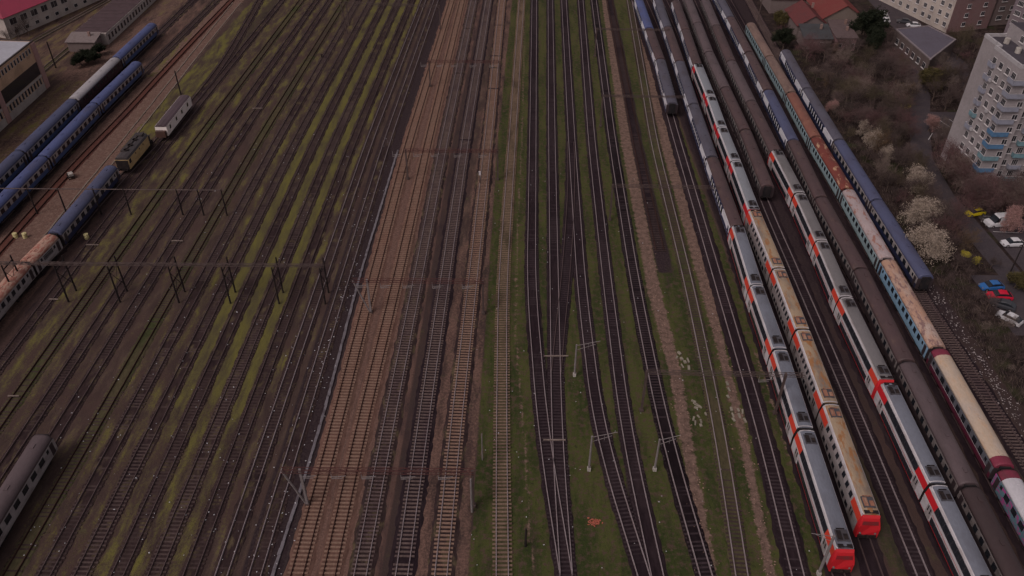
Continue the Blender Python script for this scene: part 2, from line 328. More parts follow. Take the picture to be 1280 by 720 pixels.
def sep(nm):
    a = t.nodes.new('ShaderNodeAttribute'); a.attribute_name = nm; s_ = t.nodes.new('ShaderNodeSeparateColor'); t.links.new(a.outputs['Color'], s_.inputs[0]); return s_.outputs
m1 = sep('maskone'); m2 = sep('masktwo')
def math_(op, a, b_, c=None):
    n = t.nodes.new('ShaderNodeMath'); n.operation = op
    for i, v in enumerate((a, b_, c)):
        if v is None: continue
        if isinstance(v, (int, float)): n.inputs[i].default_value = v
        else: t.links.new(v, n.inputs[i])
    return n.outputs[0]
jit = math_('ADD', math_('MULTIPLY', math_('SUBTRACT', n1, .5), 1.5), math_('MULTIPLY', math_('SUBTRACT', n2, .5), .9))
def fac(mask, lo=.35, hi=.75, k=1.0): return ramp(t, math_('MULTIPLY_ADD', jit, k, mask), lo, hi)
base = mix(t, ramp(t, n1, .35, .7), (.052, .034, .031), (.102, .068, .055))
base = mix(t, ramp(t, n3, .4, .65), base, (.07, .043, .038)); base = mix(t, ramp(t, noise(t, v1, .35, 6, .75), .55, .75), base, (.085, .072, .038))
c_ = mix(t, fac(m1[2], .3, .8), base, mix(t, ramp(t, n2, .3, .7), (.105, .060, .050), (.185, .108, .086)))
c_ = mix(t, fac(m1[0], .32, 1.0, 1.5), c_, mix(t, ramp(t, n1, .35, .7), (.088, .072, .038), (.140, .122, .036)))
n5 = noise(t, vs, .28, 5, .7); n6 = noise(t, v1, 1.1, 5, .75)
grn = mix(t, ramp(t, n5, .38, .62), (.033, .044, .014), (.070, .074, .024)); grn = mix(t, ramp(t, n6, .46, .64), grn, (.086, .056, .042)); grn = mix(t, ramp(t, n6, .28, .44), (.028, .024, .018), grn)
c_ = mix(t, fac(m1[1], .3, .75), c_, grn)
c_ = mix(t, fac(m2[0], .35, .8, .7), c_, mix(t, ramp(t, n2, .35, .7), (.028, .018, .022), (.052, .036, .036)))
pj = math_('MULTIPLY_ADD', math_('SUBTRACT', n6, .5), 2.0, math_('MULTIPLY_ADD', math_('SUBTRACT', n2, .5), .8, m2[1]))
c_ = mix(t, ramp(t, pj, .35, .85), c_, mix(t, ramp(t, n6, .3, .7), (.10, .064, .052), (.21, .135, .108)))
nw = noise(t, v1, .5, 6, .7); wood = mix(t, ramp(t, nw, .38, .7), (.022, .015, .015), (.062, .042, .036)); wood = mix(t, ramp(t, n3, .52, .7), wood, (.04, .042, .02))
c_ = mix(t, fac(m2[2], .3, .7, .3), c_, wood)
mr = t.nodes.new('ShaderNodeMapRange'); mr.inputs['To Min'].default_value = .5; mr.inputs['To Max'].default_value = 1.5; t.links.new(n4, mr.inputs['Value'])
cm = t.nodes.new('ShaderNodeVectorMath'); cm.operation = 'SCALE'; t.links.new(c_, cm.inputs[0]); t.links.new(mr.outputs[0], cm.inputs['Scale']); t.links.new(cm.outputs[0], b.inputs['Base Color'])
b.inputs['Roughness'].default_value = .95; b.inputs['Specular IOR Level'].default_value = .06
bn = t.nodes.new('ShaderNodeBump'); bn.inputs['Strength'].default_value = .5; bn.inputs['Distance'].default_value = .12; t.links.new(n2, bn.inputs['Height']); t.links.new(bn.outputs[0], b.inputs['Normal'])
me.materials.append(gm); g_ = link('ground', me); g_['kind'] = 'structure'
#@@PART2
# ------------------------------------------------------------------ rolling stock
def paint(n, c, **k): return mat('paint_' + n, c, .45, 0, k.pop('dirt', (.06, .045, .045)), k.pop('amt', .45), k.pop('scale', .9), (1, .5, 1.6), **k)
NAVY = paint('navy', (.022, .028, .075)); WHITE = paint('white', (.54, .50, .52), amt=.6, dirt=(.3, .25, .24)); CLEAN = paint('clean_white', (.72, .69, .74), amt=.4, dirt=(.45, .42, .42)); GREYW = paint('dirty_white', (.34, .30, .30), dirt=(.12, .09, .085), amt=.6)
BEIGE = paint('drab_beige', (.21, .18, .175), amt=.6); DRAB = paint('drab_dark', (.045, .032, .036)); TEAL = paint('pale_teal', (.31, .40, .43), amt=.35, dirt=(.12, .13, .13)); SKYB = paint('sky_blue', (.24, .38, .52), amt=.3, dirt=(.15, .2, .25))
RED = paint('signal_red', (.52, .018, .026), amt=.15, dirt=(.3, .04, .03)); ORANGE = paint('faded_orange', (.60, .055, .032), amt=.2, dirt=(.35, .08, .05)); WINE = paint('wine', (.115, .018, .04), amt=.3); WINED = paint('dark_wine', (.05, .02, .028))
BLUE = paint('coach_blue', (.05, .085, .2)); GLB = paint('band_black', (.028, .028, .035), amt=.3); OCHRE = paint('ochre', (.52, .36, .18), amt=.4, dirt=(.16, .1, .06))
GRAF = paint('spray_paint', (.12, .22, .26), amt=.3, spots=(.42, .06, .24), lo=.5, hi=.56, scale=.8); GRAFN = paint('spray_navy', (.022, .028, .075), spots=(.3, .28, .36), lo=.55, hi=.6, scale=.7); GRAFT = paint('spray_teal', (.24, .34, .37), spots=(.05, .13, .22), lo=.53, hi=.58, scale=.6)
def roofm(n, c, **k): return mat('roof_' + n, c, .6, 0, k.pop('dirt', (.05, .035, .035)), k.pop('amt', .45), k.pop('scale', .5), (1, .35, 1), **k)
RF = dict(brown=roofm('brown', (.082, .05, .052), spots=(.12, .075, .062), lo=.5, hi=.8), slate=roofm('slate', (.088, .08, .105)), blue=roofm('blue', (.075, .09, .205), dirt=(.07, .06, .09), amt=.5), night=roofm('night_blue', (.075, .08, .145), amt=.3),
          grey=roofm('grey', (.165, .17, .205), dirt=(.09, .085, .10), amt=.5), grey2=roofm('warm_grey', (.165, .15, .153), dirt=(.10, .09, .09), amt=.6), rustan=roofm('rusty_tan', (.34, .245, .165), spots=(.30, .135, .055), lo=.48, hi=.62, dirt=(.12, .1, .1), amt=.7), rustgrey=roofm('rusty_grey', (.2, .16, .15), spots=(.26, .14, .08), lo=.55, hi=.75, amt=.7),
          rust=roofm('rust', (.31, .14, .09), spots=(.36, .22, .15), lo=.5, hi=.62, dirt=(.16, .06, .045), amt=.8, scale=.7), redrust=roofm('red_rust', (.17, .042, .032), spots=(.40, .24, .15), lo=.55, hi=.60, amt=.4, scale=.45), brick=roofm('brick_rust', (.20, .08, .06), spots=(.24, .11, .075), lo=.5, hi=.7),
          pink=roofm('pinkish_grey', (.38, .30, .30), spots=(.28, .13, .10), lo=.5, hi=.62, dirt=(.24, .2, .2), amt=.6), peach=roofm('peach_rust', (.42, .25, .18), spots=(.22, .13, .12), lo=.5, hi=.6, dirt=(.45, .36, .32), amt=.8, scale=.8), cream=roofm('cream', (.47, .36, .275), spots=(.50, .33, .22), lo=.48, hi=.72, dirt=(.42, .36, .33), amt=.6), white=roofm('white', (.52, .49, .52), dirt=(.4, .37, .4)),
          wine=roofm('wine', (.20, .03, .055)), dull=roofm('dull_rust', (.19, .12, .10), spots=(.22, .15, .12), lo=.5, hi=.7), bgrey=roofm('bright_grey', (.215, .22, .245), dirt=(.16, .15, .16)), scale=roofm('flaking_rust', (.33, .135, .1), spots=(.42, .26, .2), lo=.46, hi=.54, scale=1.3, dirt=(.2, .08, .06), amt=.6), mauve=roofm('mauve', (.105, .075, .08)), dark=roofm('dark_brown', (.055, .035, .036)), silver=roofm('silver', (.36, .33, .345), dirt=(.26, .23, .24)))
SDP = [(1.36, .95), (1.42, 1.2), (1.425, 2.0), (1.425, 3.0), (1.40, 3.2)]
SDR = [(1.40, 3.2), (1.31, 3.45), (1.08, 3.74), (.7, 3.95), (.25, 4.04)]
def rings_of(prof, ycuts): return [[(-x, y, z) for x, z in prof] + [(x, y, z) for x, z in reversed(prof)] for y in ycuts]
def panel(s, w_, h, y, z, x=1.425, d=.03, tilt=0, mats=0):
    """thin window box on the side s (-1 / +1)"""
    m = MB(); dx = math.sin(tilt) * h / 2; n = (math.cos(tilt), math.sin(tilt)); v = []
    for k in (-.01, d):
        for yy, zz in ((-w_ / 2, -1), (w_ / 2, -1), (w_ / 2, 1), (-w_ / 2, 1)): v.append((s * (-dx * zz + n[0] * k), yy, zz * h / 2 * math.cos(tilt) + n[1] * k))
    m.v = v; m.f = [(4, 5, 6, 7), (0, 1, 5, 4), (1, 2, 6, 5), (2, 3, 7, 6), (3, 0, 4, 7)]; m.m = [mats] * 5
    return m
PM = {}
def put_panel(root, name, s, w_, h, y, z, x, mt, tilt=0, d=.02):
    key = (name, s, round(w_, 2), round(h, 2), mt.name, round(tilt, 2), d)
    if key not in PM: PM[key] = panel(s, w_, h, 0, 0, 0, d, tilt).mesh(name, mt)
    o = link(name, PM[key], root, (s * x, y, z)); return o
def bogie(root, y):
    if 'bogie' not in PM:
        m = MB()
        for s in (-1, 1):
            m.box((s * 1.0, 0, .55), (.18, 2.9, .3)); m.box((s * 1.05, 0, .8), (.22, .8, .25))
            for wy in (-1.25, 1.25): m.tube((s * .72, wy, .46), (s * .86, wy, .46), .46, n=14); m.box((s * 1.1, wy, .5), (.2, .35, .35))
        for wy in (-1.25, 1.25): m.tube((-.8, wy, .46), (.8, wy, .46), .09, n=6)
        m.box((0, 0, .6), (2.1, .5, .3)); PM['bogie'] = m.mesh('bogie', BLACK)
    link('bogie', PM['bogie'], root, (0, y, 0))
TMPL = {}
def coach(style, roof, L):
    """one passenger coach about the origin, rails at z 0"""
    root = empty('passenger_coach', (0, 0, 0)); h = L / 2 - .35; m = MB()
    lower, band, endb, win, full = dict(
        sleeper=(NAVY, NAVY, CLEAN, GLASS, 0), sleeper_graf=(GRAFN, NAVY, CLEAN, GLASS, 0), beige=(DRAB, BEIGE, BEIGE, GLASS, 1), teal=(TEAL, TEAL, TEAL, GLASS, 1), tealg=(GRAFT, TEAL, TEAL, GLASS, 1), sky=(SKYB, SKYB, SKYB, GLASS, 1),
        night=(NAVY, GREYW, GREYW, GLASS, 1), bluew=(BLUE, GREYW, GREYW, GLASS, 1), wine=(WINE, WINED, WINE, GLASS, 1), graf=(GRAF, GRAF, GRAF, GLASS, 1), greyw=(GREYW, GREYW, GREYW, GLASS, 1), winesilver=(WINED, WINED, WINED, GLASS, 1), stripe=(WINE, paint('grey_band', (.13, .13, .15)), WINE, GLASS, 1))[style]
    c = h * .50 if not full else h
    ycuts = [-h, -c, c, h] if not full else [-h, h]
    nrow = len(SDP) - 1
    def mf(k, j):
        if k == -1: return 3
        n = 2 * len(SDP) - 1; r = k if k < nrow else (n - 1 - k if k > nrow else 9)
        if r == 9: return 3
        mid = (j == 1) or full
        if r >= 2: return 1 if mid else 2
        return 0
    rr = rings_of(SDP, ycuts); m.loft(rr, mf=mf, closed=True); m.build('body', [lower, band, endb, DRAB if style != 'wine' else WINE], root)
    m = MB(); yc = [-h + .02, -h + .35, -c, c, h - .35, h - .02] if not full else ([-h + .02, -h + .35, h - .35, h - .02] if style not in ('stripe', 'graf') else [-h + .02, -h + .35, -h + 1.5, h - 1.5, h - .35, h - .02])
    rr = []
    for i, y in enumerate(yc):
        k = .955 if i in (0, len(yc) - 1) else 1
        rr.append([(-x * k, y, 3.2 + (z - 3.2) * (k - .02 * (k < 1))) for x, z in SDR] + [(x * k, y, 3.2 + (z - 3.2) * (k - .02 * (k < 1))) for x, z in reversed(SDR)])
    nr = 2 * len(SDR) - 1
    def mr(k, j):
        if style.startswith('sleeper') and k in (0, nr - 1): return 1 if (j <= 1 or j >= 3) else 2
        return 3 if style in ('stripe', 'graf') and j != 2 else 0
    m.loft(rr, closed=True, mf=mr); o = m.build('roof', [RF[roof], CLEAN, NAVY, RF['wine']], root)
    for f in o.data.polygons: f.use_smooth = abs(f.normal.y) < .5
    m = MB(); m.box((0, 0, .85), (2.3, L - 2.4, .25)); m.box((.3, -1.5, .62), (1.9, 3.2, .35)); m.box((-.35, 2.3, .6), (1.7, 2.2, .4)); m.build('underframe', BLACK, root)
    for y in (-L / 2 + 3.7, L / 2 - 3.7): bogie(root, y)
    for s in (-1, 1):
        m = MB(); m.box((0, s * (h + .17), 2.35), (1.5, .36, 2.5)); m.build('gangway', RUBBER, root)
        for q in (-1, 1): m = MB(); m.tube((q * .87, s * h, 1.05), (q * .87, s * (h + .33), 1.05), .16, n=8); m.build('buffer', BLACK, root)
    for s in (-1, 1):
        if full:
            n = 10 if style in ('teal', 'tealg', 'sky', 'beige') else 9; sp = (2 * h - 5.4) / n; ww = sp * .56
            if style == 'beige': ww = sp * .5
            for i in range(n): put_panel(root, 'window', s, ww, .95, -h + 2.7 + sp * (i + .5), 2.5, 1.425, win)
            for y in (-h + 2.05, h - 2.05): put_panel(root, 'window', s, .5, .6, y, 2.65, 1.425, win)
        else:
            n = 8; sp = 2 * c / n
            for i in range(n): put_panel(root, 'window', s, sp * .6, 1.02, -c + sp * (i + .5), 2.48, 1.425, win)
            if s: 
                for i in range(n + 1): put_panel(root, 'window_pillar', s, sp * .26, 1.25, -c + sp * i, 2.55, 1.425, CLEAN)
        for y in (-h + .95, h - .95):
            put_panel(root, 'door', s, .85, 1.95, y, 2.1, 1.425, DRAB if full else NAVY, 0, .012)
    # seams and vents on the roof
    for q in (-.5, -.17, .17, .5):
        m = MB(); m.box((0, L * q * .8, 4.07), (.45, .8, .12)); m.build('roof_vent', RF[roof], root)
    if style == 'stripe' or style == 'wine':
        for s in (-1, 1):
            put_panel(root, 'stripe', s, 2 * h - 2, .07, 0, 1.93, 1.425, WHITE, 0, .012)
    return root
DDP = [(1.33, .45), (1.40, .5), (1.41, .62), (1.42, 1.72), (1.42, 1.98), (1.42, 2.08), (1.40, 2.62), (1.19, 3.72), (1.10, 4.02)]
def doubledeck(kind, L, cab):
    """one section of an articulated double-deck set; cab = -1, 0, +1 marks the end with the red nose"""
    root = empty('double_deck_coach', (0, 0, 0)); h = L / 2 - .22; e = h - 3.1
    red = {'grey': ORANGE, 'bright': RED, 'rust': ORANGE, 'warm': ORANGE, 'front': RED}[kind]; roof = {'grey': 'grey', 'bright': 'bgrey', 'rust': 'rustan', 'rustgrey': 'rustgrey', 'warm': 'grey2', 'front': 'grey'}[kind]
    mats = [RED if kind != 'rust' else RED, GLB, WHITE, red, BLACK, GREYW]; wh = 5 if kind in ('rust',) else 2
    ycuts = [-h, -e, e, h]
    n = 2 * len(DDP) - 1; nrow = len(DDP) - 1
    def mf(k, j):
        if k == -1: return red_i if ((cab < 0 and j == 0) or (cab > 0 and j == 1)) else 4
        r = k if k < nrow else (n - 1 - k if k > nrow else 99)
        mid = (len(ycuts) == 4 and j == 1) or (len(ycuts) == 5 and j == (2 if cab < 0 else 1))
        if r == 99: return 4
        if r == 0: return 4
        if r == 1: return 0 if kind != 'rust' else wh
        if r == 2: return 1 if mid and kind != 'rust' else wh
        if r == 3: return wh
        if r == 4: return 0 if mid and kind != 'rust' else wh
        if r == 5: return wh
        if r == 6: return (1 if kind != 'rust' else wh) if mid else 3
        return 2
    red_i = 0
    m = MB(); rr = rings_of(DDP, ycuts)
    if cab:
        nose = []
        pr = [(x * (.93 if z > 2.3 else .97), z if z < 2.3 else 2.3 + (z - 2.3) * .82) for x, z in DDP]
        y = cab * (h + .75); ring = [(-x, y - cab * (.55 if z > 2.3 else 0) * (z - 2.3) / 1.7, z) for x, z in pr] + [(x, y - cab * (.55 if z > 2.3 else 0) * (z - 2.3) / 1.7, z) for x, z in reversed(pr)]
        rr = ([ring] + rr) if cab < 0 else (rr + [ring]); ycuts = [0] * 5
    def mf2(k, j):
        if cab and k != -1 and ((cab < 0 and j == 0) or (cab > 0 and j == len(rr) - 2)):
            return 4 if k in (0, n - 1, n) else red_i
        return mf(k, j)
    m.loft(rr, mf=mf2); m.build('body', mats, root)
    PR = [(1.10, 4.02), (1.0, 4.13), (.92, 4.17), (.5, 4.29), (.1, 4.33)]; m = MB(); hh = h + (.0)
    r2 = [[(-x * k, y, 4.02 + (z - 4.02) * k) for x, z in PR] + [(x * k, y, 4.02 + (z - 4.02) * k) for x, z in reversed(PR)] for y, k in ((-hh + .02, .9), (-hh + .3, 1), (hh - .3, 1), (hh - .02, .9))]
    nn = 2 * len(PR) - 1
    m.loft(r2, mf=lambda k, j: 1 if k in (0, nn - 1) else 0); m.build('roof', [RF[roof], WHITE if kind != 'warm' else GREYW], root)
    unitm = roofm('unit_dark', (.07, .065, .075)); rimm = GREYW
    for s in ((-1, 1)):
        m = MB(); y = s * (h - 1.75)
        m.box((0, 0, .05), (1.5, 1.7, .12), 0); m.box((-.35, 0, .14), (.55, 1.3, .08), 1); m.box((.4, -.2, .14), (.5, .8, .08), 1); m.box((0, .95, .12), (1.0, .08, .14), 1)
        o = m.build('roof_unit', [unitm, BLACK if kind != 'rust' else RF['rust']], root); o.location = (0, y, 4.27)
    for s in (-1, 1):
        if s == cab: continue
        m = MB(); m.box((0, s * (h + .10), 2.35), (2.3, .2, 3.2)); m.build('gangway', RUBBER, root)
    for s in (-1, 1):
        if s == cab: continue
        m = MB(); m.loft([[(x, s * (h - .12) + q, z) for x, z in ((-1.05, 4.12), (-.9, 4.25), (-.4, 4.36), (.4, 4.36), (.9, 4.25), (1.05, 4.12), (.9, 4.0), (-.9, 4.0))] for q in ((-.05, .05) if s > 0 else (-.05, .05))])
        m.build('end_hoop', WHITE, root)
    m = MB(); m.box((0, 0, .5), (2.4, L - 5.5, .35)); m.build('underframe', BLACK, root)
    for y in (-L / 2 + (2.4 if cab < 0 else .9), L / 2 - (2.4 if cab > 0 else .9)): bogie(root, y)
    tl = math.atan2(1.40 - 1.19, 3.72 - 2.62)
    for s in (-1, 1):
        k = 8; sp = 2 * e / k
        for i in range(k):
            put_panel(root, 'window', s, sp * (.86 if kind != 'rust' else .5), .82, -e + sp * (i + .5), 3.17, 1.295, GLASS, tl)
            put_panel(root, 'window', s, sp * (.86 if kind != 'rust' else .6), .7, -e + sp * (i + .5), 1.2, 1.42, GLASS)
        for q in (-1, 1):
            put_panel(root, 'door', s, 1.3, 1.9, q * (e + .95), 1.5, 1.42, GREYW if kind != 'rust' else BEIGE, 0, .012)
            for d in (.62, 1.25): put_panel(root, 'window', s, .2, .95, q * (e + d), 1.95, 1.43, GLASS)
    if cab:
        m = MB(); y = cab * (h + .75)
        a, b_ = (2.75, 3.3); f = lambda z: y - cab * .55 * (z - 2.3) / 1.7 + cab * .02
        m.quad([(-1.05, f(a), a), (1.05, f(a), a), (.95, f(b_), b_ - .02), (-.95, f(b_), b_ - .02)][::(1 if cab < 0 else -1)]); o = m.build('windscreen', mat('tinted_screen', (.2, .018, .022), .35), root)
        m = MB(); m.box((0, cab * (h - .28), 4.27), (1.75, .5, .1)); m.build('roof_intake', BLACK, root)
        for s in (-1, 1):
            m = MB(); m.tube((s * .95, y - cab * .05, 1.3), (s * .95, y + cab * .05, 1.3), .14, n=10); m.build('headlight', GALV, root)
        m = MB(); m.box((0, y, .75), (2.3, .3, .5)); m.box((0, y + cab * .25, .95), (.3, .4, .25)); m.build('coupler', BLACK, root)
    return root
def place(tmpl_key, make, a, b_, label, cat, group):
    """put a vehicle between two joints (far joint a, near joint b_)"""
    if tmpl_key not in TMPL: o = make(); TMPL[tmpl_key] = o
    else: o = copy_tree(TMPL[tmpl_key])
    dx, dy = a[0] - b_[0], a[1] - b_[1]; o.location = ((a[0] + b_[0]) / 2, (a[1] + b_[1]) / 2, .36); o.rotation_euler = (0, 0, math.atan2(-dx, dy))
    tag(o, label, cat, group); return o
ORDF = lambda i: ORD[i]
ROOFW = dict(brown='brown', slate='slate', blue='bright blue', night='night blue', rust='orange rust', dull='dull rust', redrust='peeling red', brick='brick red', pink='pinkish grey', peach='peach rust', cream='cream', white='white', dark='dark brown', mauve='mauve brown', scale='flaking red rust', silver='silver')
def run(J, cars, where, group, offs=None):
    P = tpts(J); n = len(cars)
    for i, (style, roof) in enumerate(cars):
        if style is None: continue
        a, b_ = P[i], P[i + 1]; L = round(math.dist(a, b_) * 2) / 2
        cat = 'train coach'
        if style.startswith('dd'):
            cab = int(style[2:].split('_')[1]); L = round(math.dist(a, b_) * 2) / 2
            nm = {'grey': 'grey roof', 'rust': 'rusty tan roof', 'warm': 'warm grey roof', 'bright': 'pale roof', 'front': 'clean grey roof'}[roof]
            lb = 'white double-decker, %s, %s from far end of %s' % (nm, ORDF(i), where)
            place(('dd', roof, L, cab), lambda: doubledeck(roof, L, cab), a, b_, lb, 'double-deck coach', group); continue
        body = dict(sleeper='blue and white', sleeper_graf='graffitied blue', beige='drab beige', teal='pale teal', tealg='graffiti sprayed teal', sky='sky blue', night='dark blue', bluew='blue', wine='wine red', graf='graffiti covered', greyw='dirty white', winesilver='wine red', stripe='wine red')[style]
        lb = '%s coach, %s roof, %s from far end of %s' % (body, ROOFW[roof], ORDF(i), where)
        place((style, roof, L), lambda: coach(style, roof, L), a, b_, lb, cat, group)
def ext(P, n, side=0, L=26.4):
    """lengthen a list of photo joints beyond the frame with points L metres further on"""
    return P
TP = {}
def tpts2(P): return P
_t = tpts
def tpts(J):
    out = []
    for p in J: out.append(p[1:] if p[0] == 'w' else at(p[0], p[1], ZR))
    return out
def far(J, L, y=None):
    a, b_ = at(*J[0], ZR), at(*J[1], ZR); d = math.dist(a, b_); return ('w', a[0] + (a[0] - b_[0]) / d * L, a[1] + (a[1] - b_[1]) / d * L)
def near(J, L):
    a, b_ = at(*J[-2], ZR), at(*J[-1], ZR); d = math.dist(a, b_); return ('w', b_[0] + (b_[0] - a[0]) / d * L, b_[1] + (b_[1] - a[1]) / d * L)
gB = 'coaches standing in the stabling sidings'
gD = 'sections of the white double-deck sets'
run([far(A_J, 27)] + A_J, [('sleeper', 'blue'), ('sleeper', 'brown'), ('sleeper', 'slate')], 'leftmost blue row', gB)
B6 = B_J[:6]; run([far(B_J[1:], 26.4)] + B_J[1:6], [('sleeper', 'slate'), ('sleeper', 'brown'), ('sleeper', 'slate'), ('sleeper', 'slate'), ('sleeper_graf', 'brown')], 'second blue row', gB)
run(B_J[5:], [('dd_1', 'grey'), ('dd_0', 'grey'), ('dd_0', 'grey'), ('dd_-1', 'grey')], 'leftmost orange marked set', gD)
run([far(C_J[1:], 26)] + C_J[1:3], [('sleeper', 'brown'), ('sleeper', 'brown')], 'third blue row', gB)
run(C_J[2:7], [('dd_1', 'bright'), ('dd_0', 'bright'), ('dd_0', 'bright'), ('dd_-1', 'bright')], 'set behind the rusty set', gD)
run(C_J[6:], [('dd_1', 'rust'), ('dd_0', 'rust'), ('dd_0', 'rust'), ('dd_-1', 'rust')], 'rusty set', gD)
run([far(D_J[1:], 24.5)] + D_J[1:], [('beige', 'mauve'), ('beige', 'mauve'), ('beige', 'mauve'), ('beige', 'brown'), ('beige', 'brown')], 'short drab row', gB)
run([far(E_J[1:], 24.5)] + E_J[1:5], [('beige', 'mauve'), ('beige', 'brown'), ('beige', 'mauve'), ('beige', 'brown')], 'drab row behind grey set', gB)
run(E_J[4:9], [('dd_1', 'warm'), ('dd_0', 'warm'), ('dd_0', 'warm'), ('dd_-1', 'warm')], 'warm grey set', gD)
EE = [('w',) + at(1111, 479, ZR), E_J[9]]; e9 = at(*E_J[9], ZR)
run(EE + [('w', e9[0] - .3, e9[1] - 16.7), ('w', e9[0] - .6, e9[1] - 33)], [('dd_1', 'front'), ('dd_0', 'front'), ('dd_0', 'front')], 'set at the front edge', gD)
run([far(F_J, 26.4)] + F_J + [near(F_J, 24.5)], [('sleeper', 'slate'), ('sleeper', 'brown'), ('sleeper_graf', 'brown'), ('sleeper', 'night'), ('beige', 'brown'), ('beige', 'brown'), ('beige', 'brown'), ('beige', 'mauve'), ('beige', 'dark')], 'longest mixed row', gB)
run(G_J + [near(G_J, 25)], [('teal', 'dull'), ('teal', 'dull'), ('teal', 'brick'), ('teal', 'redrust'), ('teal', 'pink'), ('sky', 'peach'), ('stripe', 'cream'), ('graf', 'white')], 'rusty roofed row', gB)
run(H_J, [('sleeper', 'slate'), ('sleeper', 'slate'), ('night', 'night'), ('night', 'night')], 'rightmost row', gB)
pe = at(*P_J[-1], ZR); run(P_J + [('w', pe[0] - .2, pe[1] - 26.4)], [('bluew', 'blue'), ('winesilver', 'silver'), ('bluew', 'night'), ('bluew', 'night')], 'outer left row', gB)
q2 = at(*Q_J[1], ZR); run(Q_J[:2] + [('w', q2[0] - .1, q2[1] - 26.5), ('w', q2[0] - .5, q2[1] - 53)], [('bluew', 'blue'), ('bluew', 'blue'), ('bluew', 'blue')], 'inner left row', gB)
r1 = at(65, 291, ZR); run([(139, 205), ('w', r1[0], r1[1]), ('w', r1[0] - .9, r1[1] - 9.2), ('w', r1[0] - 1.6, r1[1] - 30)], [('night', 'night'), ('greyw', 'scale'), ('greyw', 'scale')], 'row behind yellow engine', gB)
bl = at(49, 546, ZR); run([('w', bl[0], bl[1] + .8), ('w', bl[0] - .25, bl[1] - 25.6)], [('greyw', 'mauve')], 'lone stub', gB)
for o in bpy.data.objects:
    if o.get('label', '').endswith('lone stub'): o['label'] = 'lone dirty white coach with mauve brown roof at the lower left corner'
# yellow engine
def engine():
    root = empty('diesel_engine', (0, 0, 0)); L = 13.2; h = L / 2
    m = MB(); m.prism([(-1.45, -h), (1.45, -h), (1.45, h - 2.2), (1.1, h - 1.4), (-1.1, h - 1.4), (-1.45, h - 2.2)], 1.15, 3.35, bottom=True); m.build('body', OCHRE, root)
    rr = [[(-1.45 * k, y, 3.35), (-1.2 * k, y, 3.75), (-.5 * k, y, 3.98), (.5 * k, y, 3.98), (1.2 * k, y, 3.75), (1.45 * k, y, 3.35)] for y, k in ((-h, .97), (-h + .3, 1), (h - 2.2, 1), (h - 1.5, .8))]
    m = MB(); m.loft(rr); m.build('roof', roofm('soot', (.06, .05, .052)), root)
    m = MB(); m.box((0, h - .7, 1.9), (1.6, 1.5, 1.5)); m.build('front_hood', roofm('soot', (.06, .05, .052)), root)
    m = MB(); m.box((0, -h - .06, 2.2), (2.7, .14, 2.0)); m.build('cab_front', BLACK, root)
    m = MB(); m.box((-.55, .3, 3.95), (1.0, 8.5, .5)); m.box((.2, 3.8, 4.1), (1.2, 1.4, .4)); m.build('roof_casing', roofm('casing', (.045, .036, .036)), root)
    for y in (-3.4, -1.2, 1.4):
        m = MB(); m.tube((0, y, 3.9), (0, y, 4.2), .55, n=12); m.build('cooling_fan', BLACK, root)
    for s in (-1, 1):
        put_panel(root, 'window', s, .9, .9, -h + .9, 2.7, 1.45, GLASS)
        for y in (-2.6, -.6, 1.5): put_panel(root, 'porthole', s, .35, .35, y, 2.95, 1.45, GLASS)
    m = MB(); m.box((0, 0, .9), (2.6, L, .45)); m.build('underframe', BLACK, root)
    for y in (-3.6, 3.6): bogie(root, y)
    for s in (-1, 1):
        for q in (-.87, .87): m = MB(); m.tube((q, s * h, 1.05), (q, s * (h + .5), 1.05), .18, n=8); m.build('buffer', BLACK, root)
    return root
o = engine(); a, b_ = (-84.0, 168.4), (-84.3, 155.4); o.location = ((a[0] + b_[0]) / 2, (a[1] + b_[1]) / 2, .36); o.rotation_euler.z = math.atan2(-(a[0] - b_[0]), a[1] - b_[1])
tag(o, 'yellow ochre diesel engine with sooty roof ahead of the night blue coach', 'locomotive')
def wagon():
    root = empty('cream_wagon', (0, 0, 0)); h = 8.3
    m = MB(); m.box((0, 0, 2.15), (2.7, 2 * h, 2.3)); m.build('body', mat('cream_wall', (.82, .73, .70), .8, 0, (.5, .42, .38), .3, .8), root)
    m = MB(); m.loft([[(-1.4, y, 3.25), (-.9, y, 3.55), (0, y, 3.68), (.9, y, 3.55), (1.4, y, 3.25)] for y in (-h - .05, h + .05)]); m.build('roof', roofm('plum', (.085, .055, .065)), root)
    for y in (-6.2, -2.1, 1.6, 5.6):
        o = put_panel(root, 'window', 1, .75, .9, y, 2.35, 1.35, GLASS); o2 = put_panel(root, 'window', -1, .75, .9, y, 2.35, 1.35, GLASS)
    m = MB(); m.box((0, -h - .5, 1.7), (2.2, .9, 1.4)); m.box((0, 0, .85), (2.3, 15.8, .3)); m.build('underframe', roofm('rusty_brown', (.09, .045, .035)), root)
    for y in (-5.4, 5.4): bogie(root, y)
    return root
o = wagon(); o.location = (-81.3, 179.6, .36); o.rotation_euler.z = R(-1); tag(o, 'cream wooden wagon with plum roof and four small windows', 'wagon')
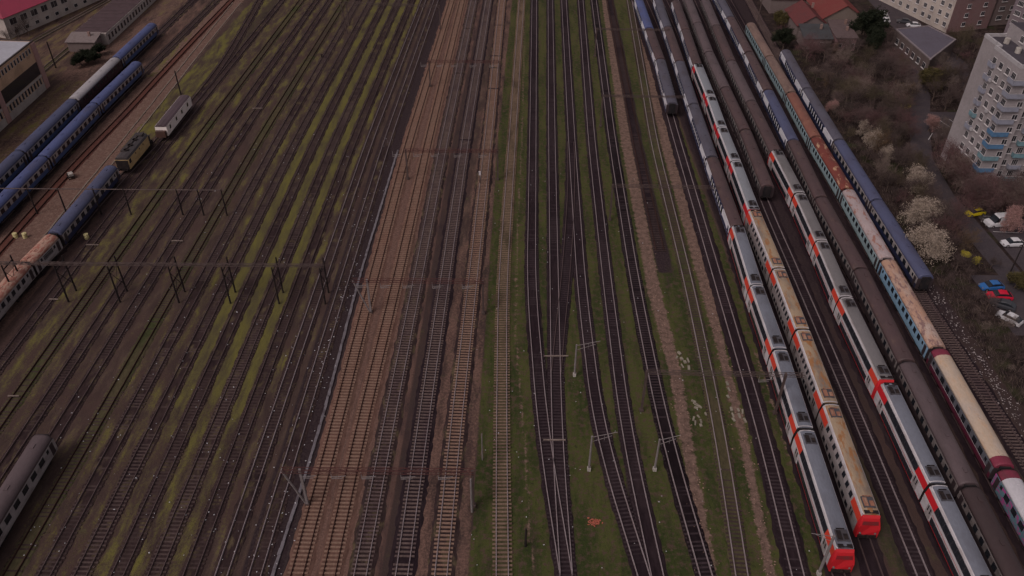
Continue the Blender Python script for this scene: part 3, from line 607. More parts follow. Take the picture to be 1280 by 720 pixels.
#@@PART3
# ------------------------------------------------------------------ portals and masts
def lattice(m, p, q, wy=.5, wz=.5, r=.04, step=1.1):
    p, q = Vector(p), Vector(q); L = (q - p).length; d = (q - p) / L; n = max(2, int(L / step)); side = Vector((-d.y, d.x, 0)) * wy / 2; up_ = Vector((0, 0, wz / 2))
    for a in (-1, 1):
        for b_ in (-1, 1): m.tube(p + side * a + up_ * b_, q + side * a + up_ * b_, r, n=4)
    for i in range(n):
        a0 = p + d * L * i / n; a1 = p + d * L * (i + 1) / n; s = 1 if i % 2 else -1
        for k in (-1, 1):
            m.tube(a0 + side * k - up_ * s, a1 + side * k + up_ * s, r * .6, n=3, cap=False)
        m.tube(a0 - side * s + up_, a1 + side * s + up_, r * .6, n=3, cap=False); m.tube(a0 + side * s - up_, a1 - side * s - up_, r * .6, n=3, cap=False)
def gantry(x0, y0, x1, y1, z, label, masts, arms, steel=REDST, wz=.5, vee=(), group='steel portals across the tracks'):
    root = empty('track_portal', ((x0 + x1) / 2, (y0 + y1) / 2, 0)); ox, oy = (x0 + x1) / 2, (y0 + y1) / 2
    tag(root, label, 'portal', group); m = MB(); lattice(m, (x0 - ox, y0 - oy, z), (x1 - ox, y1 - oy, z), .6, wz); m.build('lattice_beam', steel, root)
    for x in masts:
        k = (x - x0) / (x1 - x0); y = y0 + (y1 - y0) * k
        m = MB(); m.box((x - ox, y - oy, z / 2 + .1), (.32, .32, z + .2)); m.build('mast', STEEL if x not in vee else GALV, root)
        m = MB(); m.box((x - ox, y - oy, .2), (.6, .6, .4)); m.build('mast_footing', STEEL, root)
        if x in vee:
            m = MB(); m.tube((x - ox - 2.4, y - oy, z), (x - ox - .2, y - oy, .3), .14, n=6); m.build('raking_strut', GALV, root)
    for x in arms:
        k = (x - x0) / (x1 - x0); y = y0 + (y1 - y0) * k
        m = MB(); m.tube((x - ox, y - oy, z - .3), (x - ox, y - oy, z - 1.5), .05, n=5); m.tube((x - ox, y - oy - .1, z - 1.1), (x - ox + 1.9, y - oy - .1, z - .9), .04, n=5); m.tube((x - ox, y - oy - .1, z - 1.5), (x - ox + 1.5, y - oy - .1, z - 1.35), .035, n=5); m.tube((x - ox, y - oy, z - 1.5), (x - ox + 1.9, y - oy - .1, z - .9), .03, n=4)
        m.build('contact_wire_arm', GALV, root)
    return root
def tx(i, y): return float(tracks[i][0](y))
MAIN = [12, 13, 14, 15, 16]
for (x0, x1, y, z, lb, v) in ((-29.5, -4.7, 68.3, 7, 'nearest red brown portal over the tan and black main tracks', 1), (-26.8, -4.7, 108.7, 7, 'second red brown portal over the main tracks, level with the long left gantry', 1),
                              (-23.1, -3.1, 154.5, 7, 'third red brown portal over the main tracks', 0), (-22.3, -3.6, 203, 7, 'fourth red brown portal, small and far up the main tracks', 0)):
    gantry(x0, y, x1, y, z, lb, [x0 + .3 + (2.2 if v else 0), x1 - .2], [tx(i, y) - 1 for i in MAIN], vee=(x0 + 2.5,) if v else ())
gantry(-51.6, 248.2, -22.3, 245.3, 7, 'far dark portal at the top edge over the grassy tracks', [-51, -22.5], [], STEEL)
for (x0, x1, y, z, lb) in ((19.4, 42.2, 86.0, 8, 'nearest dark cross beam over the right hand grass tracks'), (19.4, 40.6, 138.8, 8, 'middle cross beam reaching to the row of blue and white coaches'),
                           (20.9, 40.5, 180.5, 8, 'cross beam beside the end of the leftmost blue coaches'), (22.9, 43.5, 224.6, 8, 'farthest cross beam over the footpaths at the top')):
    gantry(x0, y, x1, y - .4, z, lb, [x0 + .2] + ([39.6] if y < 90 else []), [x0 + 16.5] if y < 90 else [], STEEL, .35)
# long left gantries
def long_gantry(y, z, x0, x1, xs_, label, pair):
    root = empty('signal_gantry', ((x0 + x1) / 2, y, 0)); ox = (x0 + x1) / 2; tag(root, label, 'gantry', 'long gantries over the left yard')
    m = MB(); (lattice(m, (x0 - ox, 0, z - .45), (x1 - ox, 0, z - .45), .4, .34, .06, 1.3) if pair else m.tube((x0 - ox, 0, z), (x1 - ox, 0, z), .11, n=5)); m.build('lattice_beam', STEEL, root)
    for x in xs_:
        for dy in ((-1.5, 1.5) if pair else (0,)):
            m = MB(); m.tube((x - ox, dy * 1.05, 0), (x - ox, dy, z + .15), .17, .13, n=6); m.build('column', BLACK, root)
        if pair:
            m = MB(); m.box((x - ox, 0, z - .78), (.16, 3.1, .16)); m.tube((x - ox, -1.5, 1.8), (x - ox, 1.5, z - 1.2), .05, n=4); m.tube((x - ox, 1.5, 1.8), (x - ox, -1.5, z - 1.2), .05, n=4); m.build('column_brace', BLACK, root)
    return root
long_gantry(112.6, 7.6, -112, -32.2, [-104, -92.3, -86.4, -77.5, -68.5, -58.2, -49.2, -40.7, -32.6], 'long dark gantry on paired columns across the whole left yard', True)
long_gantry(139.4, 5.9, -112, -57.6, [-106, -96.2, -90.2, -83.2, -77.2, -66.7, -62.5, -57.8], 'thin wire gantry on single posts behind the long gantry', False)
def mast(base, h, label, arm=0, am=1, lean=0, thick=.13, steel=GALV, foot=True, cat='mast', name='catenary_mast'):
    x, y = at(*base); root = empty(name, (x, y, 0)); tag(root, label, cat)
    m = MB(); m.tube((0, 0, 0), (lean, 0, h), thick * 1.25, thick, n=8); m.build('pole', steel, root)
    if foot: m = MB(); m.box((0, 0, .3), (.48, .48, .6)); m.build('footing', PALE, root)
    if arm:
        m = MB(); m.tube((lean, 0, h - .2), (arm + lean, .3, h + .5 * am), .045, n=5); m.tube((lean, 0, h - 1.1), (arm * .8 + lean, .2, h - .1), .04, n=5); m.tube((arm * .5, .1, h + .2 * am), (arm * .5, .1, h - .9), .03, n=4); m.build('wire_arm', GALV, root)
    return root
mast((718, 470), 6.6, 'slim mast with white foot left of the third black track', 3.6)
mast((736, 588), 7.0, 'front mast with white foot on the green strip', 3.4)
mast((818, 588), 6.4, 'front mast with white foot between black tracks, nearest the left footpath', 2.8)
mast((1023, 718), 7.9, 'thick grey mast in front of the red cab of the double-deck set', -2.6, 0, thick=.16)
mast((590, 640), 6.7, 'plain pole on the green verge beside the tan sleepers', 0, foot=False)
mast((603, 575), 5.4, 'thin pale pole on the green verge behind the nearest portal', 0, thick=.07, foot=False)
mast((226, 118), 6.4, 'dark pole beside the cream wagon', 0, thick=.16, steel=BLACK, foot=False)
mast((70, 85), 7.4, 'tall dark pole beside the factory corner', 0, thick=.15, steel=BLACK, foot=False)
mast((657, 683), 3.6, 'short black post on the green strip near the front', 0, thick=.12, steel=BLACK, foot=False)
mast((434, 42), 9.5, 'tall leaning dark mast among the far grassy tracks', 0, thick=.14, steel=STEEL, foot=False, lean=-.9)
mast((1206, 26), 8, 'pale lamp post in front of the brown apartment side', 0, thick=.1, foot=False, cat='lamp post', name='lamp_post')
mast((946, 34), 12, 'thin dark mast beside the first rusty roofed coach', 0, thick=.12, steel=STEEL, foot=False)
mast((36, 30), 9, 'dark pole in front of the red roofed building', 0, thick=.12, steel=STEEL, foot=False)
mast((1263, 340), 7, 'dark lamp post at the lower car park', 0, thick=.1, steel=BLACK, foot=False, cat='lamp post', name='lamp_post')
for (a, b_, lb) in (((600, 230), 3.0, 'small signal post with white head on the left verge'), ((405, 88), 4.5, 'dark signal with round head among the far left tracks')):
    x, y = at(a[0], a[1]); root = empty('track_signal', (x, y, 0)); tag(root, lb, 'signal'); m = MB(); m.tube((0, 0, 0), (0, 0, b_), .08, n=6); m.build('post', STEEL, root); m = MB(); m.box((0, -.1, b_ - .3), (.45, .2, .9)); m.build('signal_head', BLACK if b_ > 4 else WHITE, root)

WIRE = mat('copper_wire', (.04, .03, .028), .7)
def wire(f, ya, yb, lb, grp, z=5.6):
    root = empty('overhead_line', (float(f(ya)), ya, 0)); tag(root, lb, 'overhead line', grp); ox = float(f(ya))
    sp = [y for y in (40, 68.3, 108.7, 154.5, 203, 246, 300) if ya <= y <= yb]; m1_, m2_ = MB(), MB(); ys_ = np.arange(ya, yb, 3.0)
    for a, b_ in zip(ys_[:-1], ys_[1:]):
        m1_.tube((float(f(a)) - ox, a - ya, z), (float(f(b_)) - ox, b_ - ya, z), .017, n=3, cap=False)
        def sag(y):
            for u, v in zip(sp[:-1], sp[1:]):
                if u <= y <= v: k = (y - u) / (v - u); return z + 1.2 - 3.6 * k * (1 - k)
            return z + 1.2
        m2_.tube((float(f(a)) - ox, a - ya, sag(a)), (float(f(b_)) - ox, b_ - ya, sag(b_)), .015, n=3, cap=False)
    m1_.build('contact_wire', WIRE, root); m2_.build('carrier_wire', WIRE, root)
for k, i in enumerate(MAIN): wire(tracks[i][0], 40, 300, 'overhead wires above the %s main track from the cable trough' % ORD[k], 'overhead lines of the main tracks')
# cable trough
m = MB(); f = px((340, 720), (399, 540), (445, 360), (495, 195), (500, 178)); y = 50.0
TR = mat('trough_concrete', (.17, .15, .165), .9, 0, (.06, .045, .05), .8, .5)
while y < 168:
    x = float(f(y)); t_ = float(f(y + 1) - f(y)); h_ = 1
    if h_: m.box((x + random.uniform(-.04, .04), y, .12), (.42 + random.uniform(-.08, .05), .96, .2), 0, math.atan2(-t_, 1) + random.uniform(-.04, .04), True)
    y += 1.0
tag(m.build('cable_trough', TR), 'long pale concrete cable trough left of the tan gravel tracks', 'cable trough')
# platform kerbs
KB = mat('kerb_stone', (.20, .155, .13), .9, 0, (.09, .07, .05), .6, .5)
for (P, lb) in (([(-92.2, 270), (-92.0, 228.7), (-91.3, 179.9), (-91.3, 148.1), (-90.9, 110)], 'worn pale kerb along the inner edge of the wide gravel strip'), ([(-89.6, 270), (-89.6, 228.7), (-89.1, 180), (-89.2, 148.1), (-89.2, 110)], 'second worn kerb along the curving wagon track')):
    f = curve(P); rings = []
    for y in np.arange(108, 270, 2.0): x = float(f(y)) + random.uniform(-.05, .05); rings.append([(x + d, y, z) for d, z in ((-.14, -.05), (-.14, .13), (.14, .13), (.14, -.05))])
    m = MB(); m.loft(rings); tag(m.build('platform_kerb', KB), lb, 'kerb')
# small lineside objects
def barrel(pxy, i, lb):
    x, y = at(*pxy); root = empty('barrel', (x, y, 0)); tag(root, lb, 'barrel', 'pale yellow barrels'); bm = mat('pale_yellow', (.58, .5, .25), .6)
    m = MB(); rr = [[(r * math.cos(2 * math.pi * k / 14), r * math.sin(2 * math.pi * k / 14), z) for k in range(14)] for r, z in ((.42, 0), (.44, .05), (.42, .1), (.42, .45), (.45, .5), (.42, .55), (.42, .95), (.44, 1.0), (.40, 1.02))]
    m.loft(rr); m.build('drum', bm, root); m = MB(); m.tube((.18, 0, 1.02), (.18, 0, 1.07), .07, n=8); m.build('bung', BLACK, root)
barrel((20, 297), 0, 'pale yellow barrel on the gravel strip, left of the two'); barrel((32, 297), 1, 'pale yellow barrel on the gravel strip, right of the two'); barrel((109, 298), 2, 'lone pale yellow barrel between coach row and grass')
x, y = at(89, 222); root = empty('platform_trolley', (x, y, 0), .6); tag(root, 'dark platform trolley with pale load on the gravel strip', 'trolley')
m = MB(); m.box((0, 0, .6), (1.3, 2.2, .12)); m.build('deck', BLACK, root); m = MB(); m.box((.1, -.2, .95), (.9, 1.2, .55), 0, .1); m.build('load', PALE, root)
for a in (-.55, .55):
    for b_ in (-.8, .8): m = MB(); m.tube((a - .06, b_, .27), (a + .06, b_, .27), .27, n=12); m.build('wheel', RUBBER, root)
def slab(pxy, d, rz, lb, grp='concrete blocks dumped on the grass', c=mat('block_concrete', (.27, .235, .19), .9, 0, (.13, .11, .08), .6, 2)):
    x, y = at(*pxy); m = MB(); m.box((0, 0, d[2] / 2 + .01), d); o = m.build('concrete_block', c); o.location = (x, y, 0); o.rotation_euler = (random.uniform(-.04, .04), random.uniform(-.06, .06), rz); tag(o, lb, 'concrete block', grp)
SP = [((849, 442), .5), ((852, 449), .4), ((846, 447), -.5), ((856, 453), .2), ((860, 451), .1), ((861, 460), -.1), ((853, 458), .3), ((867, 502), 1.0), ((869, 505), .9), ((872, 507), .8), ((870, 510), 1.1), ((875, 509), .6), ((867, 524), -.3), ((869, 529), -.2), ((876, 527), .05), ((876, 532), .1), ((882, 518), .2), ((873, 521), .5),
      ((914, 512), 0), ((916, 519), .1), ((917, 525), .3), ((923, 513), .2), ((924, 520), 0), ((928, 515), -.2), ((931, 526), .1), ((911, 487), .2), ((910, 496), .3), ((909, 480), .1)]
for p, rz in SP: slab(p, (random.uniform(.2, .4), random.uniform(.5, 1.0), random.uniform(.12, .25)), rz, 'pale concrete block dumped on the grass beside the brown footpaths')
BR = mat('broken_brick', (.42, .12, .08), .9, 0, (.25, .14, .1), .5, 4)
root = empty('brick_heap', at(743, 653) + (0,)); tag(root, 'small heap of red bricks on the green strip near the front', 'brick heap')
m = MB()
for k in range(60): m.box((random.gauss(0, .42), random.gauss(0, .32), abs(random.gauss(.1, .1))), (.25, .12, .08), 0, random.uniform(0, 3))
o = m.build('bricks', BR, root); o['kind'] = 'stuff'
# crossing boards in the black tracks and flagstones
WOODB = mat('grey_boards', (.22, .17, .15), .9, 0, (.1, .07, .06), .6, 2)
for (p, L, rz, lb) in (((693, 552), 3.2, 0, 'pale plank laid across the joining black tracks'), ((695, 447), 4.0, .02, 'long pale board across the straight black track'), ((116, 308), 2.4, 0, 'pale board lying beside the grassy left track'), ((222, 303), 2.2, 0, 'pale concrete bar across a left yard track'), ((322, 137), 2.6, 0, 'pale bar across a far left yard track'), ((68, 376), 1.6, 0, 'pale broken slab near the rusty coach'), ((18, 497), 1.7, 0, 'grey bar across the outermost left track')):
    x, y = at(*p); m = MB(); m.box((0, 0, .22), (L, .22, .1)); o = m.build('plank', WOODB); o.location = (x, y, .16); o.rotation_euler.z = rz; tag(o, lb, 'plank')
# litter
def scatter(n, fn, size, z=.05):
    m = MB()
    for _ in range(n):
        x, y, s = fn(); a = random.uniform(0, 3.14); s *= random.uniform(.5, 1.3) * size
        p = [(x + math.cos(a + k * 1.57) * s * random.uniform(.6, 1), y + math.sin(a + k * 1.57) * s * random.uniform(.6, 1), z + random.uniform(0, .6) * s) for k in range(4)]
        c = (x, y, z + s * .8)
        for k in range(4): m.quad([p[k], p[(k + 1) % 4], c])
    return m
LIT = mat('litter_white', (.55, .53, .56), .8, 0, (.3, .27, .25), .4, 3)
def lit():
    r = random.random()
    if r < .55: i = random.choice(range(3, 12)); y = 45 + random.random() ** 1.7 * 130; return (tx(i, y) + random.gauss(0, 1.0), y, 1)
    if r < .75: y = random.uniform(50, 150); return (random.gauss(-29.8, 1.2), y, 1)
    y = random.uniform(50, 160); return (random.uniform(-6, 38), y, .9)
o = scatter(760, lit, .115, .2).build('litter', LIT); tag(o, 'scattered scraps of white litter over the tracks', 'litter', kind='stuff')
def lit2(): y = 60 + random.random() * 60; return (random.gauss(76.0, .7) - (y - 60) * .005, y, random.uniform(.6, 1.6))
o = scatter(620, lit2, .11, .05).build('rubble', mat('rubble', (.36, .31, .31), .9, 0, (.12, .09, .08), .8, 3)); tag(o, 'pale rubble and rubbish strewn along the rightmost track', 'rubble', kind='stuff')
def lit3():
    r = random.random(); P_ = [pathA, pathB][r < .5]; y = random.uniform(52, 130); return (float(P_(y)) + random.gauss(0, .7), y, 1)
o = scatter(420, lit3, .14, .02).build('stones', mat('path_stones', (.30, .19, .15), .9)); tag(o, 'loose stones along the brown footpaths', 'stones', kind='stuff')
def tufts(n, fn, hgt_, mt, name, lb):
    m = MB()
    for _ in range(n):
        x, y = fn(); h = hgt_ * random.uniform(.4, 1.3)
        for k in range(4):
            a = random.uniform(0, 6.28); lx, ly = math.cos(a) * h * .7, math.sin(a) * h * .7; wx, wy = -ly * .14, lx * .14
            m.quad([(x - wx, y - wy, 0.03), (x + wx, y + wy, 0.03), (x + lx, y + ly, h)])
    o = m.build(name, mt); tag(o, lb, 'grass', kind='stuff')
GY = mat('grass_olive', (.13, .115, .03), .9, fine=.3); GG = mat('grass_green', (.055, .075, .02), .9, fine=.3)
def g1():
    s = random.choice([-41.45, -45.85, -50.35, -54.8, -59.1, -68.5, -73.1, -78.6, -45.85, -41.45]); y = 45 + random.random() ** 1.3 * 190; return (s + float(drift(y)) + random.gauss(0, .55), y)
tufts(15000, g1, .13, GY, 'olive_grass', 'short olive grass between the left yard tracks')
def g2():
    while True:
        y = 45 + random.random() ** 1.5 * 150; x = random.uniform(-5.5, 40)
        if all(abs(x - float(f(y))) > 1.5 for f, k in tracks if k in ('main', 'dark', 'weed')) and abs(x - pathA(y)) > 1 and abs(x - pathB(y)) > 1: return (x, y)
tufts(12000, g2, .14, GG, 'green_grass', 'short green grass between the middle and right tracks')

# ------------------------------------------------------------------ roads of the housing estate
ASPH = mat('asphalt', (.062, .050, .056), .9, 0, (.09, .07, .07), .5, .3, (1, 1, 1), True, fine=.2); LINE = mat('road_paint', (.6, .56, .56), .8)
def strip(name, cl, wd, mt, z=.03):
    m = MB(); L_, R_ = [], []
    for i, p in enumerate(cl):
        a = cl[max(0, i - 1)]; b_ = cl[min(len(cl) - 1, i + 1)]; d = Vector((b_[0] - a[0], b_[1] - a[1])).normalized(); n = Vector((-d.y, d.x)) * wd / 2
        L_.append((p[0] + n.x, p[1] + n.y, z)); R_.append((p[0] - n.x, p[1] - n.y, z))
    for i in range(len(cl) - 1): m.quad([R_[i], R_[i + 1], L_[i + 1], L_[i]])
    o = m.build(name, mt); o['kind'] = 'structure'; return o
strip('access_road', [(92.3, 96), (92.2, 118), (91.8, 135), (91.4, 150), (93.4, 166), (99, 182), (106.5, 200), (112, 222)], 4.6, ASPH)
strip('street', [(124, 200), (122, 240), (123, 262), (124.5, 300), (126, 330)], 10, ASPH, .034)
m = MB(); m.quad([(95.0, 122, .038), (103.5, 122, .038), (103.5, 146.5, .038), (95.0, 146.5, .038)]); m.quad([(100, 176, .038), (112, 176, .038), (112, 190, .038), (103, 190, .038)]); m.quad([(84.5, 104, .038), (90, 104, .038), (90, 121, .038), (84.5, 121, .038)])
o = m.build('car_park', ASPH); o['kind'] = 'structure'
m = MB()
for y in (145.0, 141.2, 140.0, 135.4, 131.0): m.box((98.0, y, .05), (5.0, .12, .012), 0, -.08)
for x in (103, 105.8, 108.6): m.box((x, 183.5, .05), (.14, 5, .012), 0, .25)
for x in (102, 99.5): m.box((x, 176.5, .05), (.14, 4, .012), 0, -.6)
o = m.build('parking_lines', LINE); o['kind'] = 'structure'
# ------------------------------------------------------------------ cars
def car(kind, c, label, p, rz, group='parked cars'):
    x, y = p; root = empty('parked_car' if kind != 'van' else 'parked_van', (x, y, .04), rz)
    pm = mat('car_' + c[0], c[1], .3, 0, (.1, .09, .09), .12, .8); L, W, H = (4.2, 1.72, 1.45) if kind != 'van' else (5.6, 2.15, 2.5)
    if kind == 'van': sec = [(-2.7, .5, .9), (-2.62, .95, 1.0), (-1.9, 1.15, 1.0), (-1.5, 1.2, 1.0), (2.6, 1.2, 1.0), (2.7, 1.1, .98)]
    else: sec = [(-2.1, .55, .82), (-2.0, .72, .95), (-1.0, .9, 1.0), (1.3, .95, 1.0), (1.95, .9, .96), (2.1, .6, .86)]
    rr = [[(X_, -W / 2 * k, .3), (X_, -W / 2 * k, T_ * .8), (X_, -W / 2 * k * .92, T_), (X_, W / 2 * k * .92, T_), (X_, W / 2 * k, T_ * .8), (X_, W / 2 * k, .3)] for X_, T_, k in sec]
    m = MB(); m.loft(rr); m.build('body', pm, root)
    if kind == 'van': cab = [(-1.75, 1.16, .95, .9), (-1.1, 2.2, .86, .9), (-.8, 2.38, .84, .9), (2.45, 2.38, .84, .9), (2.66, 1.15, .95, .9)]
    else: cab = [(-1.1, .9, .93, 0), (-.45, 1.38, .78, 0), (.2, 1.45, .77, 0), (1.05, 1.40, .76, 0), (1.85, .93, .9, 0)]
    gl = MB(); z0 = 1.1 if kind == 'van' else .86
    gl.loft([[(X_, -W / 2 * k, z0), (X_, -W / 2 * k, T_), (X_, W / 2 * k, T_), (X_, W / 2 * k, z0)] for X_, T_, k, _ in [(a, max(b_, z0 + .02), c_ * (1 if b_ < 1.2 else 1), d) for a, b_, c_, d in cab]])
    gl.build('windows', GLASS, root)
    m = MB(); rf = cab[1:-1]
    m.loft([[(X_, -W / 2 * k - .015, T_ - .05 - (0 if kind != 'van' else .0)), (X_, -W / 2 * k + .06, T_ + .03), (X_, W / 2 * k - .06, T_ + .03), (X_, W / 2 * k + .015, T_ - .05)] for X_, T_, k, _ in rf]); m.build('roof', pm, root)
    if kind == 'van':
        for s in (-1, 1): m = MB(); m.box((.9, s * W / 2 * .91, 1.62), (3.1, .1, 1.3)); m.build('side_panel', pm, root)
    for a in (-L * .31, L * .31):
        for s in (-1, 1):
            m = MB(); m.tube((a, s * (W / 2 - .2), .32), (a, s * (W / 2 + .01), .32), .33, n=14); wl = m.build('wheel', RUBBER, root); m = MB(); m.tube((a, s * (W / 2 + .005), .32), (a, s * (W / 2 + .02), .32), .19, n=10); m.build('rim', GALV, wl)
    for s in (-1, 1):
        m = MB(); m.box((-L / 2 + .02 - (.55 if kind == 'van' else 0), s * W * .34, .66), (.12, .34, .16)); m.build('headlight', GALV, root)
    tag(root, label, 'car' if kind != 'van' else 'van', group); return root
YC = ('yellow', (.72, .55, .015)); WC = ('white', (.62, .60, .62)); BC = ('blue', (.03, .13, .36)); RC = ('red', (.55, .012, .04)); DC = ('dark_grey', (.05, .05, .058)); SC = ('silver', (.40, .40, .42))
def atc(a, b_): return at(a, b_, .7)
car('car', YC, 'bright yellow hatchback in the car park beside the white van', atc(1219, 265), .25); car('van', WC, 'white panel van between the yellow and the white hatchback', (97.6, 138.0), .12)
car('car', WC, 'white hatchback parked in front of the van at the right edge', atc(1266, 303), .05); car('car', BC, 'blue hatchback at the head of the lower parking row', atc(1240, 357), .1)
car('car', RC, 'bright red hatchback between the blue and the dark car', atc(1250, 369), -.1); car('car', DC, 'dark grey car between the red and the white one', atc(1254, 380), -.6)
car('car', WC, 'white car at the near end of the lower parking row', atc(1262, 397), -.9);
car('car', WC, 'white car beside the red roofed house', atc(1052, 14), -.7)
for i, p in enumerate(((1103, 21), (1104, 25), (1101, 17), (1142, 31))): car('car', [WC, WC, SC, WC][i], ['white car, middle of three in the far street', 'white car, nearest of three in the far street', 'silver car, farthest of three in the far street', 'white car below the cream apartment block'][i], atc(*p), -.2)
car('car', DC, 'dark car at the foot of the cream apartment block', atc(1130, 26), -.3); car('car', SC, 'silver car beside the blank wall of the apartment block', atc(1249, 156) if False else (106.2, 177.5), .3)

# ------------------------------------------------------------------ buildings
def wmat(n, c, **k): return mat('wall_' + n, c, .9, 0, k.pop('dirt', (.2, .16, .15)), k.pop('amt', .4), k.pop('scale', .25), **k)
FRAME = mat('window_frame', (.62, .58, .58), .6, 0, (.4, .35, .33), .4, 2)
PANE = mat('window_pane', (.03, .028, .035), .15, 0, (.16, .14, .14), .5, .7)
WME = {}
def win_mesh(w_, h, n, sill):
    k = (round(w_, 2), round(h, 2), n, sill)
    if k not in WME:
        m = MB()   # local x along the wall, y outwards (negative = out), z up
        m.box((0, -.02, 0), (w_, .06, h), 0); sw = (w_ - .08 * (n + 1)) / n
        for i in range(n): m.box((-w_ / 2 + .08 + sw / 2 + i * (sw + .08), -.055, 0), (sw, .04, h - .16), 1)
        if sill: m.box((0, -.12, -h / 2 - .06), (w_ + .25, .24, .09), 0)
        WME[k] = m.mesh('window', [FRAME, PANE])
    return WME[k]
def wall_windows(root, a, b_, zs, us, w_=1.5, h=1.4, n=2, sill=True, off=(0, 0), skip=0):
    """windows on the wall from a to b_ (outside on the right of a->b_), us = distances along it"""
    a = Vector(a); b_ = Vector(b_); d = (b_ - a).normalized(); ang = math.atan2(d.y, d.x)
    for z in zs:
        for u in us:
            if random.random() < skip: continue
            p = a + d * u; link('window', win_mesh(w_, h, n, sill), root, (p.x - off[0], p.y - off[1], z), ang)
def building(name, label, cat, poly, z1, wallm, roofmt, par=.5, parm=None, grp=None):
    ox, oy = poly[0]; root = empty(name, (ox, oy, 0)); tag(root, label, cat, grp); P = [(x - ox, y - oy) for x, y in poly]
    m = MB(); m.prism(P, 0, z1, 0, 0); m.build('wall', wallm, root)
    c = (sum(p[0] for p in P) / len(P), sum(p[1] for p in P) / len(P))
    if par:
        m = MB(); n = len(P)
        for i in range(n):
            a, b_ = Vector(P[i]), Vector(P[(i + 1) % n]); d = (b_ - a); L = d.length; d.normalize(); nn = Vector((-d.y, d.x)) * .16; mid_ = (a + b_) / 2 + nn
            m.box((mid_.x, mid_.y, z1 + par / 2 - .05 + .003 * i), (L + .06, .4, par), 0, math.atan2(d.y, d.x))
        m.build('parapet', parm or wallm, root)
    m = MB(); Q = [(c[0] + (x - c[0]) * .97, c[1] + (y - c[1]) * .97) for x, y in P]; m.prism(Q, z1 + .004, z1 + .08); m.build('roof', roofmt, root)
    return root
TAR = mat('tar_roof', (.075, .065, .078), .9, 0, (.05, .04, .045), .5, .3)
GREYWALL = wmat('pale_grey', (.33, .29, .295), amt=.45, dirt=(.25, .22, .22)); TRIM = mat('trim_white', (.42, .39, .40), .8)
# main block: pixel corners of the roof line on its roof height
ZB = 28.0
p1 = at(1230.5, 45.7, ZB); n1 = at(1252.0, 60.3, ZB); n2 = at(1243.1, 60.3, ZB)
poly = [(p1[0], p1[1]), (p1[0] + .2, n2[1]), (n2[0], n2[1]), (n2[0] + .15, n2[1] - 10.3), (n2[0] + 4.2, n2[1] - 10.4), (n2[0] + 4.2, n2[1] - 8.8), (n2[0] + 22, n2[1] - 8.8), (n2[0] + 22, p1[1] + .8)]
blk = building('apartment_block', 'tall pale grey apartment block with blue balconies at the right edge', 'apartment block', poly, ZB, GREYWALL, TAR, .7, TRIM)
off = poly[0]; FL = [ZB - 1.95 - 2.72 * k for k in range(9)]
wall_windows(blk, poly[2], poly[3], FL, [1.6, 4.3, 7.0], 1.35, 1.35, 3, True, off)
wall_windows(blk, poly[2], poly[3], FL, [9.35], 1.5, 1.35, 3, True, off)
wall_windows(blk, poly[3], poly[4], FL, [2.7], 1.1, 1.2, 2, True, off); wall_windows(blk, poly[5], poly[6], FL, [1.2, 3.6, 6.4, 9.2, 12, 15], 1.3, 1.35, 3, True, off, .05)
BB = mat('balcony_blue', (.09, .19, .33), .6, 0, (.07, .1, .16), .5, 1); BG_ = mat('balcony_grey', (.27, .27, .33), .7, 0, (.18, .18, .2), .5, 1); BT = mat('balcony_teal', (.16, .27, .31), .7); 
def balcony(root, c, d, z, mt, off):
    m = MB(); x, y = c[0] - off[0], c[1] - off[1]; w_, l = d
    m.box((x, y, z - 1.25), (w_, l, .14)); m.box((x - w_ / 2, y, z - .75), (.08, l, .95)); m.box((x, y - l / 2, z - .75), (w_ - .09, .08, .95)); m.box((x, y + l / 2, z - .75), (w_ - .09, .08, .95)); o = m.build('balcony', mt, root)
    m = MB(); m.box((x - w_ / 2, y, z - .24), (.14, l + .1, .06)); m.box((x + .02, y - l / 2, z - .24), (w_, .14, .06)); m.build('railing', TRIM, o)
for k, z in enumerate(FL):
    c3 = poly[3]; mt = [BG_, BG_, BG_, BG_, BB, BB, BT, BB, BB][k]
    balcony(blk, (c3[0] + 1.0, c3[1] + .5), (3.2, 2.4), z, mt, off)
    if k in (0, 1, 2, 3, 4, 5): balcony(blk, (poly[2][0] - .25, poly[2][1] - 1.5), (.7, 1.9), z, [BG_, BG_, BG_, BG_, BT, BG_][k], off)
    if k > 1: balcony(blk, (poly[5][0] + 3.6, poly[5][1] - .4), (2.6, 1.0), z, [BT, BG_, BT][k % 3], off)
m = MB(); m.box((poly[4][0] + .35 - off[0], poly[4][1] + 1.5 - off[1], 13), (.12, .12, 26)); m.build('drainpipe', STEEL, blk)
m = MB(); q = (n2[0] + 5.4 - off[0], 0); m.prism([(q[0], n2[1] - off[1] - 7.5), (q[0] + 12, n2[1] - off[1] - 7.5), (q[0] + 12, p1[1] + .2 - off[1]), (q[0], p1[1] + .2 - off[1])], ZB + .1, ZB + 3.0, 0, 1); tw = m.build('stair_tower', [GREYWALL, TAR], blk)
link('window', win_mesh(1.4, 1.3, 3, True), tw, (q[0], 2.5 - 6 + n2[1] - off[1] + 4.2, ZB + 1.6), -math.pi / 2)
for a, b_ in ((1259, 51), (1273, 63)):
    c = at(a, b_, ZB + .6); m = MB(); m.tube((c[0] - off[0], c[1] - off[1], ZB + .05), (c[0] - off[0], c[1] - off[1], ZB + 1.15), .55, n=14); m.build('roof_vent', PALE, blk)
for k, (u, z) in enumerate(((2.9, FL[1]), (2.9, FL[5]), (5.6, FL[3]), (2.9, FL[7]))):
    m = MB(); m.box((poly[2][0] - .22 - off[0], poly[2][1] - u - off[1], z - .9), (.36, .8, .6)); m.build('air_conditioner', TRIM, blk)
